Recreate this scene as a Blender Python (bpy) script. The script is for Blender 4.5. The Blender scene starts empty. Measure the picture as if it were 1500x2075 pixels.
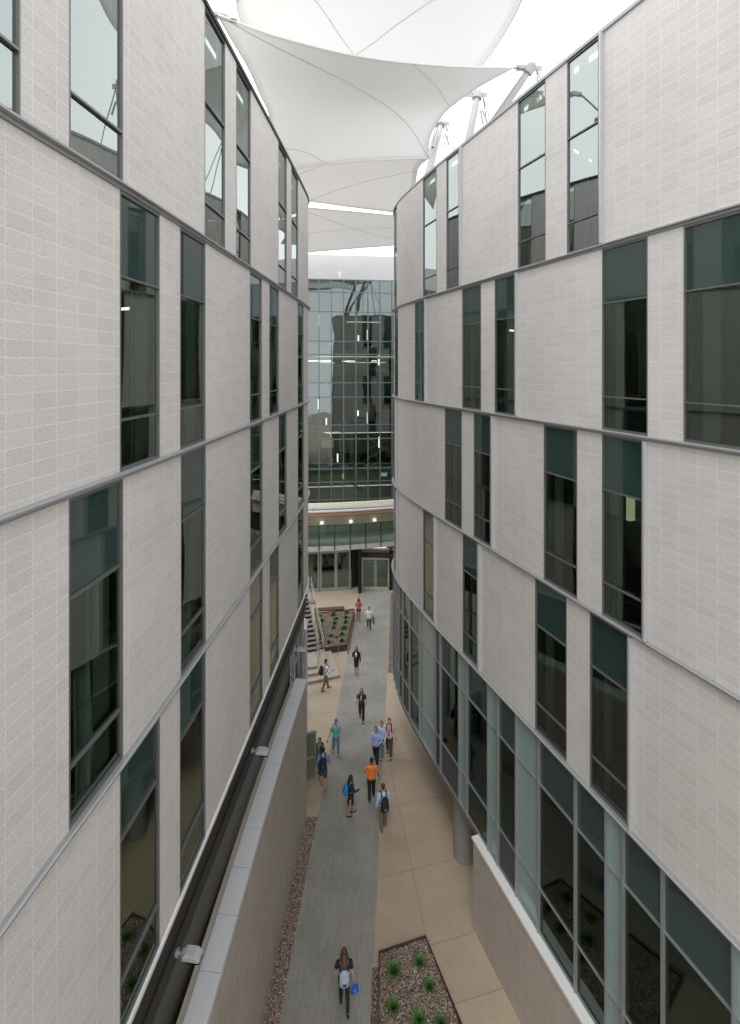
import bpy, bmesh, math, random
from mathutils import Vector, Matrix
R = math.radians
random.seed(7); EXPO = 0.02
scene = bpy.context.scene
COL = scene.collection
F, HU, U0, V0 = 1040.0, 19.0, 750.0, 742.0      # focal length in photo pixels, eye height, principal point

def at(u, v, y):
    return Vector(((u-U0)*y/F, y, HU-(v-V0)*y/F))
def gnd(u, v, z=0.0):
    y = F*(HU-z)/(v-V0)
    return Vector(((u-U0)*y/F, y, z))

# ------------------------------------------------------------------ materials
def new_mat(name):
    m = bpy.data.materials.new(name); m.use_nodes = True
    nt = m.node_tree
    return m, nt, nt.nodes['Principled BSDF'], nt.nodes['Material Output']
def N(nt, typ, **kw):
    n = nt.nodes.new(typ)
    for k, v in kw.items():
        if k in n.inputs.keys(): n.inputs[k].default_value = v
        else: setattr(n, k, v)
    return n
def c4(c): return (c[0], c[1], c[2], 1.0)

def mat(name, col, rough=0.6, metal=0.0, var=0.12, scale=6.0, bump=0.0, bscale=60.0, spec=0.5, coat=0.0):
    m, nt, b, o = new_mat(name)
    b.inputs['Roughness'].default_value = rough
    b.inputs['Metallic'].default_value = metal
    b.inputs['Specular IOR Level'].default_value = spec
    b.inputs['Coat Weight'].default_value = coat
    tc = N(nt, 'ShaderNodeTexCoord')
    nz = N(nt, 'ShaderNodeTexNoise', Scale=scale, Detail=5.0, Roughness=0.6)
    nt.links.new(tc.outputs['Object'], nz.inputs['Vector'])
    mx = N(nt, 'ShaderNodeMix', data_type='RGBA')
    mx.inputs[6].default_value = c4([max(0, x*(1-var)) for x in col])
    mx.inputs[7].default_value = c4([min(1, x*(1+var)) for x in col])
    nt.links.new(nz.outputs['Fac'], mx.inputs[0])
    nt.links.new(mx.outputs[2], b.inputs['Base Color'])
    if bump > 0:
        n2 = N(nt, 'ShaderNodeTexNoise', Scale=bscale, Detail=4.0)
        nt.links.new(tc.outputs['Object'], n2.inputs['Vector'])
        bp = N(nt, 'ShaderNodeBump', Strength=bump, Distance=0.01)
        nt.links.new(n2.outputs['Fac'], bp.inputs['Height'])
        nt.links.new(bp.outputs['Normal'], b.inputs['Normal'])
    return m

def block_mat(name, c1, c2, mortar, bw, bh, msize=0.012, speck=0.35, offset=0.0, rough=0.85, stain=0.06, spscale=55.0):
    """ground-face masonry: UV is in metres"""
    m, nt, b, o = new_mat(name)
    b.inputs['Roughness'].default_value = rough
    uv = N(nt, 'ShaderNodeUVMap')
    br = N(nt, 'ShaderNodeTexBrick', offset=offset, offset_frequency=2, squash=1.0)
    br.inputs['Scale'].default_value = 1.0
    br.inputs['Brick Width'].default_value = bw
    br.inputs['Row Height'].default_value = bh
    br.inputs['Mortar Size'].default_value = msize
    br.inputs['Mortar Smooth'].default_value = 0.15
    br.inputs['Bias'].default_value = -0.2
    br.inputs['Color1'].default_value = c4(c1)
    br.inputs['Color2'].default_value = c4(c2)
    br.inputs['Mortar'].default_value = c4(mortar)
    nt.links.new(uv.outputs[0], br.inputs['Vector'])
    # dark aggregate flecks, denser on some blocks
    n1 = N(nt, 'ShaderNodeTexNoise', Scale=spscale, Detail=3.0, Roughness=0.7)
    nt.links.new(uv.outputs[0], n1.inputs['Vector'])
    r1 = N(nt, 'ShaderNodeValToRGB')
    r1.color_ramp.elements[0].position = 0.35; r1.color_ramp.elements[0].color = (1-speck, 1-speck, 1-speck, 1)
    r1.color_ramp.elements[1].position = 0.46; r1.color_ramp.elements[1].color = (1, 1, 1, 1)
    nt.links.new(n1.outputs['Fac'], r1.inputs[0])
    n2 = N(nt, 'ShaderNodeTexNoise', Scale=0.35, Detail=6.0, Roughness=0.65)
    nt.links.new(uv.outputs[0], n2.inputs['Vector'])
    r2 = N(nt, 'ShaderNodeMapRange'); r2.inputs[1].default_value = .3; r2.inputs[2].default_value = .7
    r2.inputs[3].default_value = 1-stain; r2.inputs[4].default_value = 1+stain
    nt.links.new(n2.outputs['Fac'], r2.inputs[0])
    m1 = N(nt, 'ShaderNodeMix', data_type='RGBA', blend_type='MULTIPLY'); m1.inputs[0].default_value = 1
    nt.links.new(br.outputs['Color'], m1.inputs[6]); nt.links.new(r1.outputs[0], m1.inputs[7])
    m2 = N(nt, 'ShaderNodeMix', data_type='RGBA', blend_type='MULTIPLY'); m2.inputs[0].default_value = 1
    nt.links.new(m1.outputs[2], m2.inputs[6]); nt.links.new(r2.outputs[0], m2.inputs[7])
    nt.links.new(m2.outputs[2], b.inputs['Base Color'])
    bp = N(nt, 'ShaderNodeBump', Strength=0.35, Distance=0.006, invert=True)
    nt.links.new(br.outputs['Fac'], bp.inputs['Height'])
    nt.links.new(bp.outputs['Normal'], b.inputs['Normal'])
    return m

def glass_mat(name, tint, refl=(0.85, 0.93, 0.88), ior=1.9, rough=0.015, wob=0.02):
    """coated window glass: clear tinted sheet plus mirror-like coating"""
    m, nt, b, o = new_mat(name)
    nt.nodes.remove(b)
    tr = N(nt, 'ShaderNodeBsdfTransparent'); tr.inputs[0].default_value = c4(tint)
    gl = N(nt, 'ShaderNodeBsdfGlossy'); gl.inputs['Color'].default_value = c4(refl); gl.inputs['Roughness'].default_value = rough
    fr = N(nt, 'ShaderNodeFresnel'); fr.inputs['IOR'].default_value = ior
    tc = N(nt, 'ShaderNodeTexCoord'); nz = N(nt, 'ShaderNodeTexNoise', Scale=0.5, Detail=1.0)
    nt.links.new(tc.outputs['Object'], nz.inputs['Vector'])
    bp = N(nt, 'ShaderNodeBump', Strength=wob, Distance=0.3)
    nt.links.new(nz.outputs['Fac'], bp.inputs['Height']); nt.links.new(bp.outputs['Normal'], gl.inputs['Normal'])
    mx = N(nt, 'ShaderNodeMixShader')
    nt.links.new(fr.outputs[0], mx.inputs[0]); nt.links.new(tr.outputs[0], mx.inputs[1]); nt.links.new(gl.outputs[0], mx.inputs[2])
    nt.links.new(mx.outputs[0], o.inputs['Surface'])
    return m
def spandrel_mat(name, col, ior=1.8, rough=0.03):
    m, nt, b, o = new_mat(name)
    b.inputs['Base Color'].default_value = c4(col); b.inputs['Roughness'].default_value = rough
    b.inputs['IOR'].default_value = ior
    return m
def emit_mat(name, col, s):
    m, nt, b, o = new_mat(name)
    b.inputs['Base Color'].default_value = c4(col)
    b.inputs['Emission Color'].default_value = c4(col); b.inputs['Emission Strength'].default_value = s
    return m
def gravel_mat(name, scale=26.0, dark=1.0):
    m, nt, b, o = new_mat(name); b.inputs['Roughness'].default_value = .9
    tc = N(nt, 'ShaderNodeTexCoord')
    vo = N(nt, 'ShaderNodeTexVoronoi', Scale=scale)
    nt.links.new(tc.outputs['Object'], vo.inputs['Vector'])
    sp = N(nt, 'ShaderNodeSeparateColor'); nt.links.new(vo.outputs['Color'], sp.inputs[0])
    rp = N(nt, 'ShaderNodeValToRGB'); cr = rp.color_ramp
    cols = [(0, (.06, .048, .04)), (.3, (.15, .11, .082)), (.55, (.25, .19, .145)), (.75, (.36, .29, .23)), (1, (.52, .45, .38))]
    while len(cr.elements) < len(cols): cr.elements.new(.5)
    for e, (p, c) in zip(cr.elements, cols): e.position = p; e.color = c4([x*dark for x in c])
    nt.links.new(sp.outputs[0], rp.inputs[0])
    r2 = N(nt, 'ShaderNodeMapRange'); r2.inputs[1].default_value = .25; r2.inputs[2].default_value = .75; r2.inputs[3].default_value = 1.; r2.inputs[4].default_value = .35
    nt.links.new(vo.outputs['Distance'], r2.inputs[0])
    m1 = N(nt, 'ShaderNodeMix', data_type='RGBA', blend_type='MULTIPLY'); m1.inputs[0].default_value = 1
    nt.links.new(rp.outputs[0], m1.inputs[6]); nt.links.new(r2.outputs[0], m1.inputs[7])
    nt.links.new(m1.outputs[2], b.inputs['Base Color'])
    bp = N(nt, 'ShaderNodeBump', Strength=.8, Distance=.03, invert=True)
    nt.links.new(vo.outputs['Distance'], bp.inputs['Height']); nt.links.new(bp.outputs['Normal'], b.inputs['Normal'])
    return m
def fabric_sail_mat(tr=.17, nm='sail_fabric'):
    m, nt, b, o = new_mat(nm); nt.nodes.remove(b)
    d = N(nt, 'ShaderNodeBsdfDiffuse'); t = N(nt, 'ShaderNodeBsdfTranslucent')
    tc = N(nt, 'ShaderNodeTexCoord'); nz = N(nt, 'ShaderNodeTexNoise', Scale=.25, Detail=4.0)
    nt.links.new(tc.outputs['Object'], nz.inputs['Vector'])
    mx = N(nt, 'ShaderNodeMix', data_type='RGBA'); mx.inputs[6].default_value = (.76, .76, .757, 1); mx.inputs[7].default_value = (.82, .82, .818, 1)
    nt.links.new(nz.outputs['Fac'], mx.inputs[0])
    nt.links.new(mx.outputs[2], d.inputs[0]); nt.links.new(mx.outputs[2], t.inputs[0])
    s = N(nt, 'ShaderNodeMixShader'); s.inputs[0].default_value = tr
    nt.links.new(d.outputs[0], s.inputs[1]); nt.links.new(t.outputs[0], s.inputs[2]); nt.links.new(s.outputs[0], o.inputs['Surface'])
    return m

M = {}
M['block'] = block_mat('ground_face_block', (.568, .545, .525), (.522, .500, .480), (.63, .615, .597), .4064, .2032, msize=.010, speck=.4, spscale=48)
M['lowblock'] = block_mat('long_block', (.42, .37, .32), (.36, .32, .275), (.47, .43, .38), .4064, .2032, msize=.012, speck=.15, stain=.1)
M['creamblock'] = block_mat('tan_block', (.45, .39, .345), (.40, .35, .31), (.50, .45, .40), .4064, .2032, msize=.012, speck=.15)
M['alu'] = mat('aluminium', (.36, .38, .40), .38, .6, .06)
M['alu_white'] = mat('white_aluminium', (.60, .61, .63), .4, .2, .05)
M['fin'] = mat('fin_aluminium', (.46, .47, .49), .4, .3, .05)
M['mull_end'] = mat('curtain_mullion', (.16, .20, .20), .4, .4, .05)
M['cream'] = mat('cream_reflection', (.72, .68, .52), .7, 0, .05)
M['alu_grey'] = mat('grey_aluminium', (.36, .37, .38), .45, .5, .06)
M['frame'] = mat('window_frame', (.17, .175, .175), .4, .5, .05)
M['darkmetal'] = mat('dark_metal', (.022, .02, .018), .5, .2, .15)
M['black'] = mat('black_panel', (.008, .008, .008), .4, .0, .2)
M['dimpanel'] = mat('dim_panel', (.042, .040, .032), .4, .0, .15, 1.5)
M['whitetrim'] = mat('white_trim', (.66, .66, .645), .5, 0, .03)
M['span'] = spandrel_mat('spandrel_glass', (.026, .050, .045), 1.8)
M['glass'] = glass_mat('window_glass', (.50, .62, .53), refl=(.78, .92, .83), ior=2.25)
M['glass_left'] = glass_mat('window_glass_grazing', (.52, .63, .54), refl=(.82, .94, .83), ior=2.6, wob=.035)
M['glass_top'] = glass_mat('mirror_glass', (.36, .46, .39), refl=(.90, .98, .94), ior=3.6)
M['glass_shop'] = glass_mat('dark_shop_glass', (.22, .28, .23), refl=(.62, .76, .66), ior=1.95)
M['glass_clear'] = glass_mat('clear_glass', (.72, .82, .78), ior=1.55)
M['glass_guard'] = glass_mat('guard_glass', (.62, .74, .70), ior=1.7)
M['frost'] = spandrel_mat('frosted_panel', (.24, .33, .315), 1.6, .12)
M['endglass'] = glass_mat('curtain_wall_glass', (.50, .62, .58), refl=(.88, .98, 1.0), ior=2.25, wob=.03)
M['louvre'] = block_mat('louvre', (.11, .105, .10), (.12, .115, .11), (.03, .03, .03), 3.0, .07, msize=.018, speck=.05)
M['int_wall'] = mat('interior_wall', (.26, .25, .21), .8)
M['int_floor'] = mat('interior_floor', (.10, .095, .085), .5)
M['int_ceil'] = mat('interior_ceiling', (.35, .36, .33), .8)
M['int_col'] = mat('pale_blind', (.74, .80, .72), .7)
M['lime'] = mat('lime_strip', (.22, .62, .03), .7)
M['soffit'] = mat('soffit', (.22, .19, .15), .7)
M['roof'] = mat('roof', (.5, .5, .48), .8)
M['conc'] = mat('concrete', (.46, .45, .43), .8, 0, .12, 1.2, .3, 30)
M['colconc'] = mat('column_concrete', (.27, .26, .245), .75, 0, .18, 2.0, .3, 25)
M['conc_pale'] = mat('pale_concrete', (.50, .50, .51), .8, 0, .10, .8, .2, 30)
M['door_olive'] = spandrel_mat('olive_glass', (.13, .14, .09), 1.5, .1)
M['step'] = mat('step_concrete', (.37, .325, .27), .8, 0, .1, 1.5, .2, 40)
M['riser'] = mat('riser_concrete', (.24, .22, .20), .8, 0, .1)
M['corten'] = mat('rusty_steel', (.10, .055, .042), .8, .2, .4, 5.0, .3, 40)
M['steel'] = mat('stainless', (.36, .34, .31), .4, .7, .05)
M['stairtread'] = mat('stair_tread', (.22, .195, .165), .85, 0, .15)
M['gravel'] = gravel_mat('gravel')
M['gravel_d'] = gravel_mat('brown_gravel', 22, .7)
M['sail'] = fabric_sail_mat()
M['hem'] = fabric_sail_mat(.08, 'sail_hem')
M['sailedge'] = mat('sail_edge', (.74, .73, .70), .7, 0, .04)
M['seam'] = mat('sail_seam', (.60, .58, .55), .7, 0, .04)
M['mast'] = mat('white_mast', (.36, .36, .355), .4, 0, .03)
M['cable'] = mat('cable', (.30, .31, .33), .35, .8, .05)
M['lamp'] = emit_mat('lamp_glow', (1, .93, .78), 3.2)
M['lampw'] = emit_mat('tube_glow', (1, .93, .75), 1.3)
M['deeplamp'] = emit_mat('ceiling_glow', (1, .90, .66), 5)
M['softpanel'] = emit_mat('lit_ceiling_glow', (.95, .92, .62), .42)
M['eb_wall'] = mat('olive_wall', (.34, .33, .22), .8, 0, .4, .35)
M['balcrefl'] = emit_mat('downlight_reflection', (1, .95, .78), .9)
M['exit'] = emit_mat('exit_red', (1, .04, .03), 2.0)
M['orange'] = mat('orange_wall', (.20, .06, .02), .7, 0, .2)
M['orangetrim'] = mat('copper_trim', (.48, .23, .13), .6, 0, .1)
M['teal'] = spandrel_mat('teal_spandrel', (.16, .25, .27), 1.6, .15)

def paving_mat(name, c1, c2, bw, bh, mortar, msize, wear=.24):
    m = block_mat(name, c1, c2, mortar, bw, bh, msize, .08, .5, .8, wear, 30)
    return m
M['walk'] = paving_mat('grey_pavers', (.262, .25, .222), (.308, .294, .262), .40, .075, (.175, .168, .15), .006)
def plaza_mat():
    m, nt, b, o = new_mat('tan_concrete'); b.inputs['Roughness'].default_value = .7
    tc = N(nt, 'ShaderNodeTexCoord')
    n1 = N(nt, 'ShaderNodeTexNoise', Scale=.6, Detail=9.0, Roughness=.68); n2 = N(nt, 'ShaderNodeTexNoise', Scale=9., Detail=5.0)
    for n in (n1, n2): nt.links.new(tc.outputs['Object'], n.inputs['Vector'])
    mx = N(nt, 'ShaderNodeMix', data_type='RGBA'); mx.inputs[6].default_value = (.31, .245, .175, 1); mx.inputs[7].default_value = (.47, .385, .29, 1)
    nt.links.new(n1.outputs['Fac'], mx.inputs[0])
    r = N(nt, 'ShaderNodeMapRange'); r.inputs[3].default_value = .86; r.inputs[4].default_value = 1.12; nt.links.new(n2.outputs['Fac'], r.inputs[0])
    m1 = N(nt, 'ShaderNodeMix', data_type='RGBA', blend_type='MULTIPLY'); m1.inputs[0].default_value = 1
    nt.links.new(mx.outputs[2], m1.inputs[6]); nt.links.new(r.outputs[0], m1.inputs[7]); nt.links.new(m1.outputs[2], b.inputs['Base Color'])
    return m
M['plaza'] = plaza_mat()
M['joint'] = mat('paving_joint', (.20, .15, .105), .9)

# ------------------------------------------------------------------ mesh builder
class MB:
    def __init__(s): s.v = []; s.f = []; s.uv = []; s.mi = []
    def face(s, idx, uvs=None, mi=0): s.f.append(tuple(idx)); s.uv.append(uvs); s.mi.append(mi)
    def add(s, vs): n = len(s.v); s.v.extend([tuple(p) for p in vs]); return n
    def quad(s, a, b, c, d, uvs=None, mi=0):
        n = s.add([a, b, c, d]); s.face((n, n+1, n+2, n+3), uvs, mi); return s
    def poly_prism(s, pts, z0, z1, mi=0):
        n = len(pts); a = s.add([(p[0], p[1], z0) for p in pts]); b = s.add([(p[0], p[1], z1) for p in pts])
        s.face([a+i for i in range(n)][::-1], [(pts[i][0], pts[i][1]) for i in range(n)][::-1], mi)
        s.face([b+i for i in range(n)], [(p[0], p[1]) for p in pts], mi)
        L = 0
        for i in range(n):
            j = (i+1) % n; l = math.hypot(pts[j][0]-pts[i][0], pts[j][1]-pts[i][1])
            s.face((a+i, a+j, b+j, b+i), [(L, z0), (L+l, z0), (L+l, z1), (L, z1)], mi); L += l
        return s
    def box(s, c, d, rz=0.0, mi=0, M4=None):
        hx, hy, hz = d[0]/2, d[1]/2, d[2]/2
        pts = [Vector((x, y, z)) for z in (-hz, hz) for x, y in ((-hx, -hy), (hx, -hy), (hx, hy), (-hx, hy))]
        rot = Matrix.Rotation(rz, 3, 'Z') if M4 is None else M4
        pts = [rot @ p + Vector(c) for p in pts]
        n = s.add(pts)
        for q, w, h in (((0, 3, 2, 1), d[0], d[1]), ((4, 5, 6, 7), d[0], d[1]), ((0, 1, 5, 4), d[0], d[2]), ((1, 2, 6, 5), d[1], d[2]), ((2, 3, 7, 6), d[0], d[2]), ((3, 0, 4, 7), d[1], d[2])):
            s.face([n+i for i in q], [(0, 0), (w, 0), (w, h), (0, h)], mi)
        return s
    def tube(s, pts, rad, seg=8, mi=0, cap=True):
        pts = [Vector(p) for p in pts]
        if not isinstance(rad, (list, tuple)): rad = [rad]*len(pts)
        prev = None; up = Vector((0, 0, 1))
        for i, p in enumerate(pts):
            if i == 0: t = pts[1]-p
            elif i == len(pts)-1: t = p-pts[i-1]
            else: t = (pts[i+1]-pts[i-1])
            t.normalize()
            if i == 0:
                a = t.cross(Vector((0, 0, 1)) if abs(t.z) < .95 else Vector((0, 1, 0))).normalized()
            else:
                a = (a - t*a.dot(t)).normalized()
            b = t.cross(a)
            r = rad[i]; ra, rb = (r if isinstance(r, tuple) else (r, r))
            n = s.add([p + a*(ra*math.cos(2*math.pi*k/seg)) + b*(rb*math.sin(2*math.pi*k/seg)) for k in range(seg)])
            if prev is not None:
                for k in range(seg):
                    s.face((prev+k, prev+(k+1) % seg, n+(k+1) % seg, n+k), None, mi)
            elif cap: s.face([n+k for k in range(seg)][::-1], None, mi)
            prev = n
        if cap: s.face([prev+k for k in range(seg)], None, mi)
        return s
    def ell(s, c, r, seg=12, rings=8, mi=0, M3=None):
        c = Vector(c); rows = []
        for i in range(rings+1):
            th = math.pi*i/rings
            row = [Vector((r[0]*math.sin(th)*math.cos(2*math.pi*k/seg), r[1]*math.sin(th)*math.sin(2*math.pi*k/seg), r[2]*math.cos(th))) for k in range(seg)]
            if M3 is not None: row = [M3 @ q for q in row]
            rows.append(s.add([c+q for q in row]))
        for i in range(rings):
            for k in range(seg):
                s.face((rows[i]+k, rows[i+1]+k, rows[i+1]+(k+1) % seg, rows[i]+(k+1) % seg), None, mi)
        return s
    def build(s, name, m, parent=None, smooth=False, bevel=0, kind=None):
        me = bpy.data.meshes.new(name); me.from_pydata(s.v, [], s.f)
        ms = m if isinstance(m, (list, tuple)) else [m]
        for x in ms: me.materials.append(x)
        uvl = me.uv_layers.new(name='UVMap')
        li = 0
        for p, uvs, mi in zip(me.polygons, s.uv, s.mi):
            p.material_index = mi
            if uvs:
                for k, l in enumerate(p.loop_indices): uvl.data[l].uv = uvs[k]
            if smooth: p.use_smooth = True
        me.update()
        o = bpy.data.objects.new(name, me); COL.objects.link(o)
        if parent is not None: o.parent = parent
        if bevel:
            b = o.modifiers.new('bevel', 'BEVEL'); b.width = bevel; b.segments = 2; b.limit_method = 'ANGLE'
        if kind: o['kind'] = kind
        return o

def tag(o, label=None, cat=None, group=None, kind=None):
    if label: o['label'] = label
    if cat: o['category'] = cat
    if group: o['group'] = group
    if kind: o['kind'] = kind
    return o
def empty(name, loc=(0, 0, 0), rz=0.0, label=None, cat=None, group=None):
    o = bpy.data.objects.new(name, None); COL.objects.link(o); o.empty_display_size = .2
    o.location = loc; o.rotation_euler = (0, 0, rz); return tag(o, label, cat, group)
def copy_tree(o, parent=None):
    c = o.copy(); COL.objects.link(c); c.parent = parent
    for ch in [x for x in bpy.data.objects if x.parent == o]: copy_tree(ch, c)
    return c

# ------------------------------------------------------------------ curved plan paths
class Path:
    def __init__(s, ctrl, side, step=.12):
        P = [Vector((x, y)) for x, y in ctrl]
        P = [P[0]*2-P[1]] + P + [P[-1]*2-P[-2]]
        pts = []
        for i in range(1, len(P)-2):
            p0, p1, p2, p3 = P[i-1], P[i], P[i+1], P[i+2]
            t0 = 0; t1 = t0+(p1-p0).length**.5; t2 = t1+(p2-p1).length**.5; t3 = t2+(p3-p2).length**.5
            n = max(2, int((p2-p1).length/step))
            for k in range(n):
                t = t1+(t2-t1)*k/n
                A1 = p0*((t1-t)/(t1-t0))+p1*((t-t0)/(t1-t0)); A2 = p1*((t2-t)/(t2-t1))+p2*((t-t1)/(t2-t1)); A3 = p2*((t3-t)/(t3-t2))+p3*((t-t2)/(t3-t2))
                B1 = A1*((t2-t)/(t2-t0))+A2*((t-t0)/(t2-t0)); B2 = A2*((t3-t)/(t3-t1))+A3*((t-t1)/(t3-t1))
                pts.append(B1*((t2-t)/(t2-t1))+B2*((t-t1)/(t2-t1)))
        pts.append(P[-2]); s.p = pts; s.side = side
        s.s = [0]
        for a, b in zip(pts, pts[1:]): s.s.append(s.s[-1]+(b-a).length)
        s.L = s.s[-1]
        s.n = []
        for i in range(len(pts)):
            t = (pts[min(i+1, len(pts)-1)]-pts[max(i-1, 0)]).normalized()
            s.n.append(Vector((t.y, -t.x))*side)
    def loc(s, x, off=0.0):
        x = max(0, min(s.L, x)); lo, hi = 0, len(s.s)-1
        while hi-lo > 1:
            m = (lo+hi)//2
            if s.s[m] <= x: lo = m
            else: hi = m
        f = (x-s.s[lo])/max(1e-9, s.s[hi]-s.s[lo])
        return s.p[lo].lerp(s.p[hi], f) + s.n[lo].lerp(s.n[hi], f).normalized()*off
    def s_of_y(s, y):
        for i in range(len(s.p)-1):
            if s.p[i].y <= y <= s.p[i+1].y: return s.s[i]+(y-s.p[i].y)/(s.p[i+1].y-s.p[i].y)*(s.s[i+1]-s.s[i])
        return s.L
    def s_of_u(s, u, ymin=2.5, ymax=24.0):
        x = (u-U0)/F; last = None
        for i in range(len(s.p)-1):
            a, b = s.p[i], s.p[i+1]
            if a.y < ymin: continue
            fa, fb = a.x/a.y-x, b.x/b.y-x
            if fa*fb <= 0:
                return s.s[i]+fa/(fa-fb)*(s.s[i+1]-s.s[i])
        return None
    def samples(s, s0, s1, step=.3):
        n = max(1, int(math.ceil((s1-s0)/step)))
        return [s0+(s1-s0)*i/n for i in range(n+1)]
    def sweep(s, mb, s0, s1, prof, step=.3, mi=0, caps=True, closed=True):
        """prof: list of (offset outward, z)"""
        if s1 < s0: s0, s1 = s1, s0
        prev = None; n = len(prof); ss = s.samples(s0, s1, step)
        per = [0]
        for k in range(n): a, b = prof[k], prof[(k+1) % n]; per.append(per[-1]+math.hypot(a[0]-b[0], a[1]-b[1]))
        for x in ss:
            vs = []
            for (o, z) in prof: q = s.loc(x, o); vs.append((q.x, q.y, z))
            base = mb.add(vs)
            if prev is not None:
                for k in range(n if closed else n-1):
                    j = (k+1) % n
                    vert = abs(prof[k][0]-prof[j][0]) < 1e-6
                    va, vb = (prof[k][1], prof[j][1]) if vert else (per[k], per[k+1])
                    uv = [(px, va), (x, va), (x, vb), (px, vb)]
                    q = (prev+k, base+k, base+j, prev+j)
                    if s.side < 0: q = q[::-1]; uv = uv[::-1]
                    mb.face(q, uv, mi)
            elif caps and closed: mb.face([base+k for k in range(n)][::-1], [(o, z) for o, z in prof][::-1], mi)
            prev = base; px = x
        if caps and closed: mb.face([prev+k for k in range(n)], [(o, z) for o, z in prof], mi)
        return mb
    def rect(s, mb, s0, s1, o0, o1, z0, z1, step=.3, mi=0):
        return s.sweep(mb, s0, s1, [(o0, z0), (o1, z0), (o1, z1), (o0, z1)], step, mi)

LP = Path([(-4.80, -9), (-4.45, -2), (-4.20, 2), (-3.99, 5.53), (-3.80, 7.78), (-3.58, 11.16), (-3.386, 14.43), (-3.19, 17.9),
           (-3.03, 21), (-2.945, 23), (-2.925, 24.1), (-3.03, 24.95), (-3.35, 25.6), (-4.0, 26.1), (-5.2, 26.35), (-8, 26.45)], 1)
RP = Path([(12.9, -8), (9.95, 0), (8.1, 5), (6.62, 9.15), (5.56, 12.1), (4.68, 14.6), (3.68, 17.5), (2.60, 20.6), (1.85, 23),
           (1.43, 24.6), (1.24, 26), (1.30, 27.2), (1.7, 28.3), (2.6, 29.1), (4, 29.5), (8, 30.2), (14, 31.4), (22, 34.3), (32, 39)], -1)
# ------------------------------------------------------------------ buildings
FU = 4.4
def kz(k): return HU-k*FU

def make_window(bld, P, s0, s1, z0, z1, tr, spand=True, blind=None, green_strip=False, lamp=False, panel=False, name='window'):
    if s1 < s0: s0, s1 = s1, s0
    fr = MB(); w = .026
    P.rect(fr, s0, s0+w, -.16, .006, z0, z1); P.rect(fr, s1-w, s1, -.16, .006, z0, z1)
    P.rect(fr, s0+w, s1-w, -.16, .004, z1-.05, z1); P.rect(fr, s0+w, s1-w, -.16, .004, z0, z0+.05)
    for t in tr: P.rect(fr, s0+w, s1-w, -.15, .012, t-.016, t+.016)
    win = fr.build(name, M['frame'], bld)
    pn = MB(); zs = [z0+.05]+sorted(tr)+[z1-.05]
    for i in range(len(zs)-1):
        mi = 1 if (spand and i == len(zs)-2) else 0
        a, b = zs[i]+(.016 if i else 0), zs[i+1]-(.016 if i < len(zs)-2 else 0)
        P.sweep(pn, s0+w, s1-w, [(-.035, a), (-.035, b)], .3, mi, closed=False)
        if mi: P.sweep(pn, s0+w, s1-w, [(-.055, a), (-.055, b)], .3, 1, closed=False)
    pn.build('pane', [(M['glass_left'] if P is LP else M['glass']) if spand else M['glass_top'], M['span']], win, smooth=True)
    if blind:
        b = MB(); W = s1-s0
        P.rect(b, s0+W*blind[0], s0+W*blind[1], -.26, -.18, z0, z1-1.3 if spand else z1-.1)
        b.build('blind', M['int_col'], win)
    if green_strip:
        b = MB(); W = s1-s0
        P.rect(b, s0+W*.50, s0+W*.50+.09, -.20, -.18, z0, z1-1.35)
        b.build('green_strip', M['lime'], win)  # plain strip added for the green graphic in the pane, no curtain
    if panel:
        b = MB(); W = s1-s0
        P.rect(b, s0, s0+W*.45, -1.9, -1.7, z0+(z1-z0)*.42, z0+(z1-z0)*.60)
        b.build('lit_ceiling_glow', M['softpanel'], win)  # lit room surface, its light put in as emission; no lamp
    if lamp:
        b = MB(); sm = (s0+s1)/2
        a = P.loc(sm-.1, -1.3); c = P.loc(sm+.5, -2.6)
        b.tube([(a.x, a.y, z1-1.5), (c.x, c.y, z1-1.5)], .03, 6)
        b.build('ceiling_lamp', M['lamp'], win)
    return win

def facade_floor(bld, P, wins, z0, z1, s_start, s_end, fr=(.31, .81), height=None, gap=.055, **kw):
    """walls between windows and the windows themselves; wins in path metres, sorted"""
    H = height or (z1-z0)
    wall = MB(); cur = s_start
    wl = sorted([tuple(sorted(w[:2]))+tuple(w[2:]) for w in wins])
    for w in wl:
        if w[0]-cur > .02: P.rect(wall, cur, w[0], -.22, 0, z0+gap, z1-gap, .25)
        cur = w[1]
    if s_end-cur > .02: P.rect(wall, cur, s_end, -.22, 0, z0+gap, z1-gap, .2)
    wall.build('wall', M['block'], bld)
    for i, w in enumerate(wl):
        base = z0
        tr = [base+FU*(1-fr[0]), base+FU*(1-fr[1])]
        opt = w[2] if len(w) > 2 else {}
        make_window(bld, P, w[0], w[1], z0+gap, z1-gap, tr, **opt)

def ledge(bld, P, z, s0, s1, d=.10):
    m = MB()
    P.sweep(m, s0, s1, [(-.2, z-.055), (.015, z-.055), (.015, z-.045), (.035, z-.045), (.035, z+.005), (d, z+.012), (d, z+.040), (d-.03, z+.055), (-.2, z+.055)], .2)
    m.build('ledge', M['alu_grey'], bld)

def slab_poly(P, far, off=-.25, s0=0, s1=None):
    pts = [tuple(P.loc(x, off)) for x in P.samples(s0, P.L if s1 is None else s1, .35)]
    return pts+far

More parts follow.
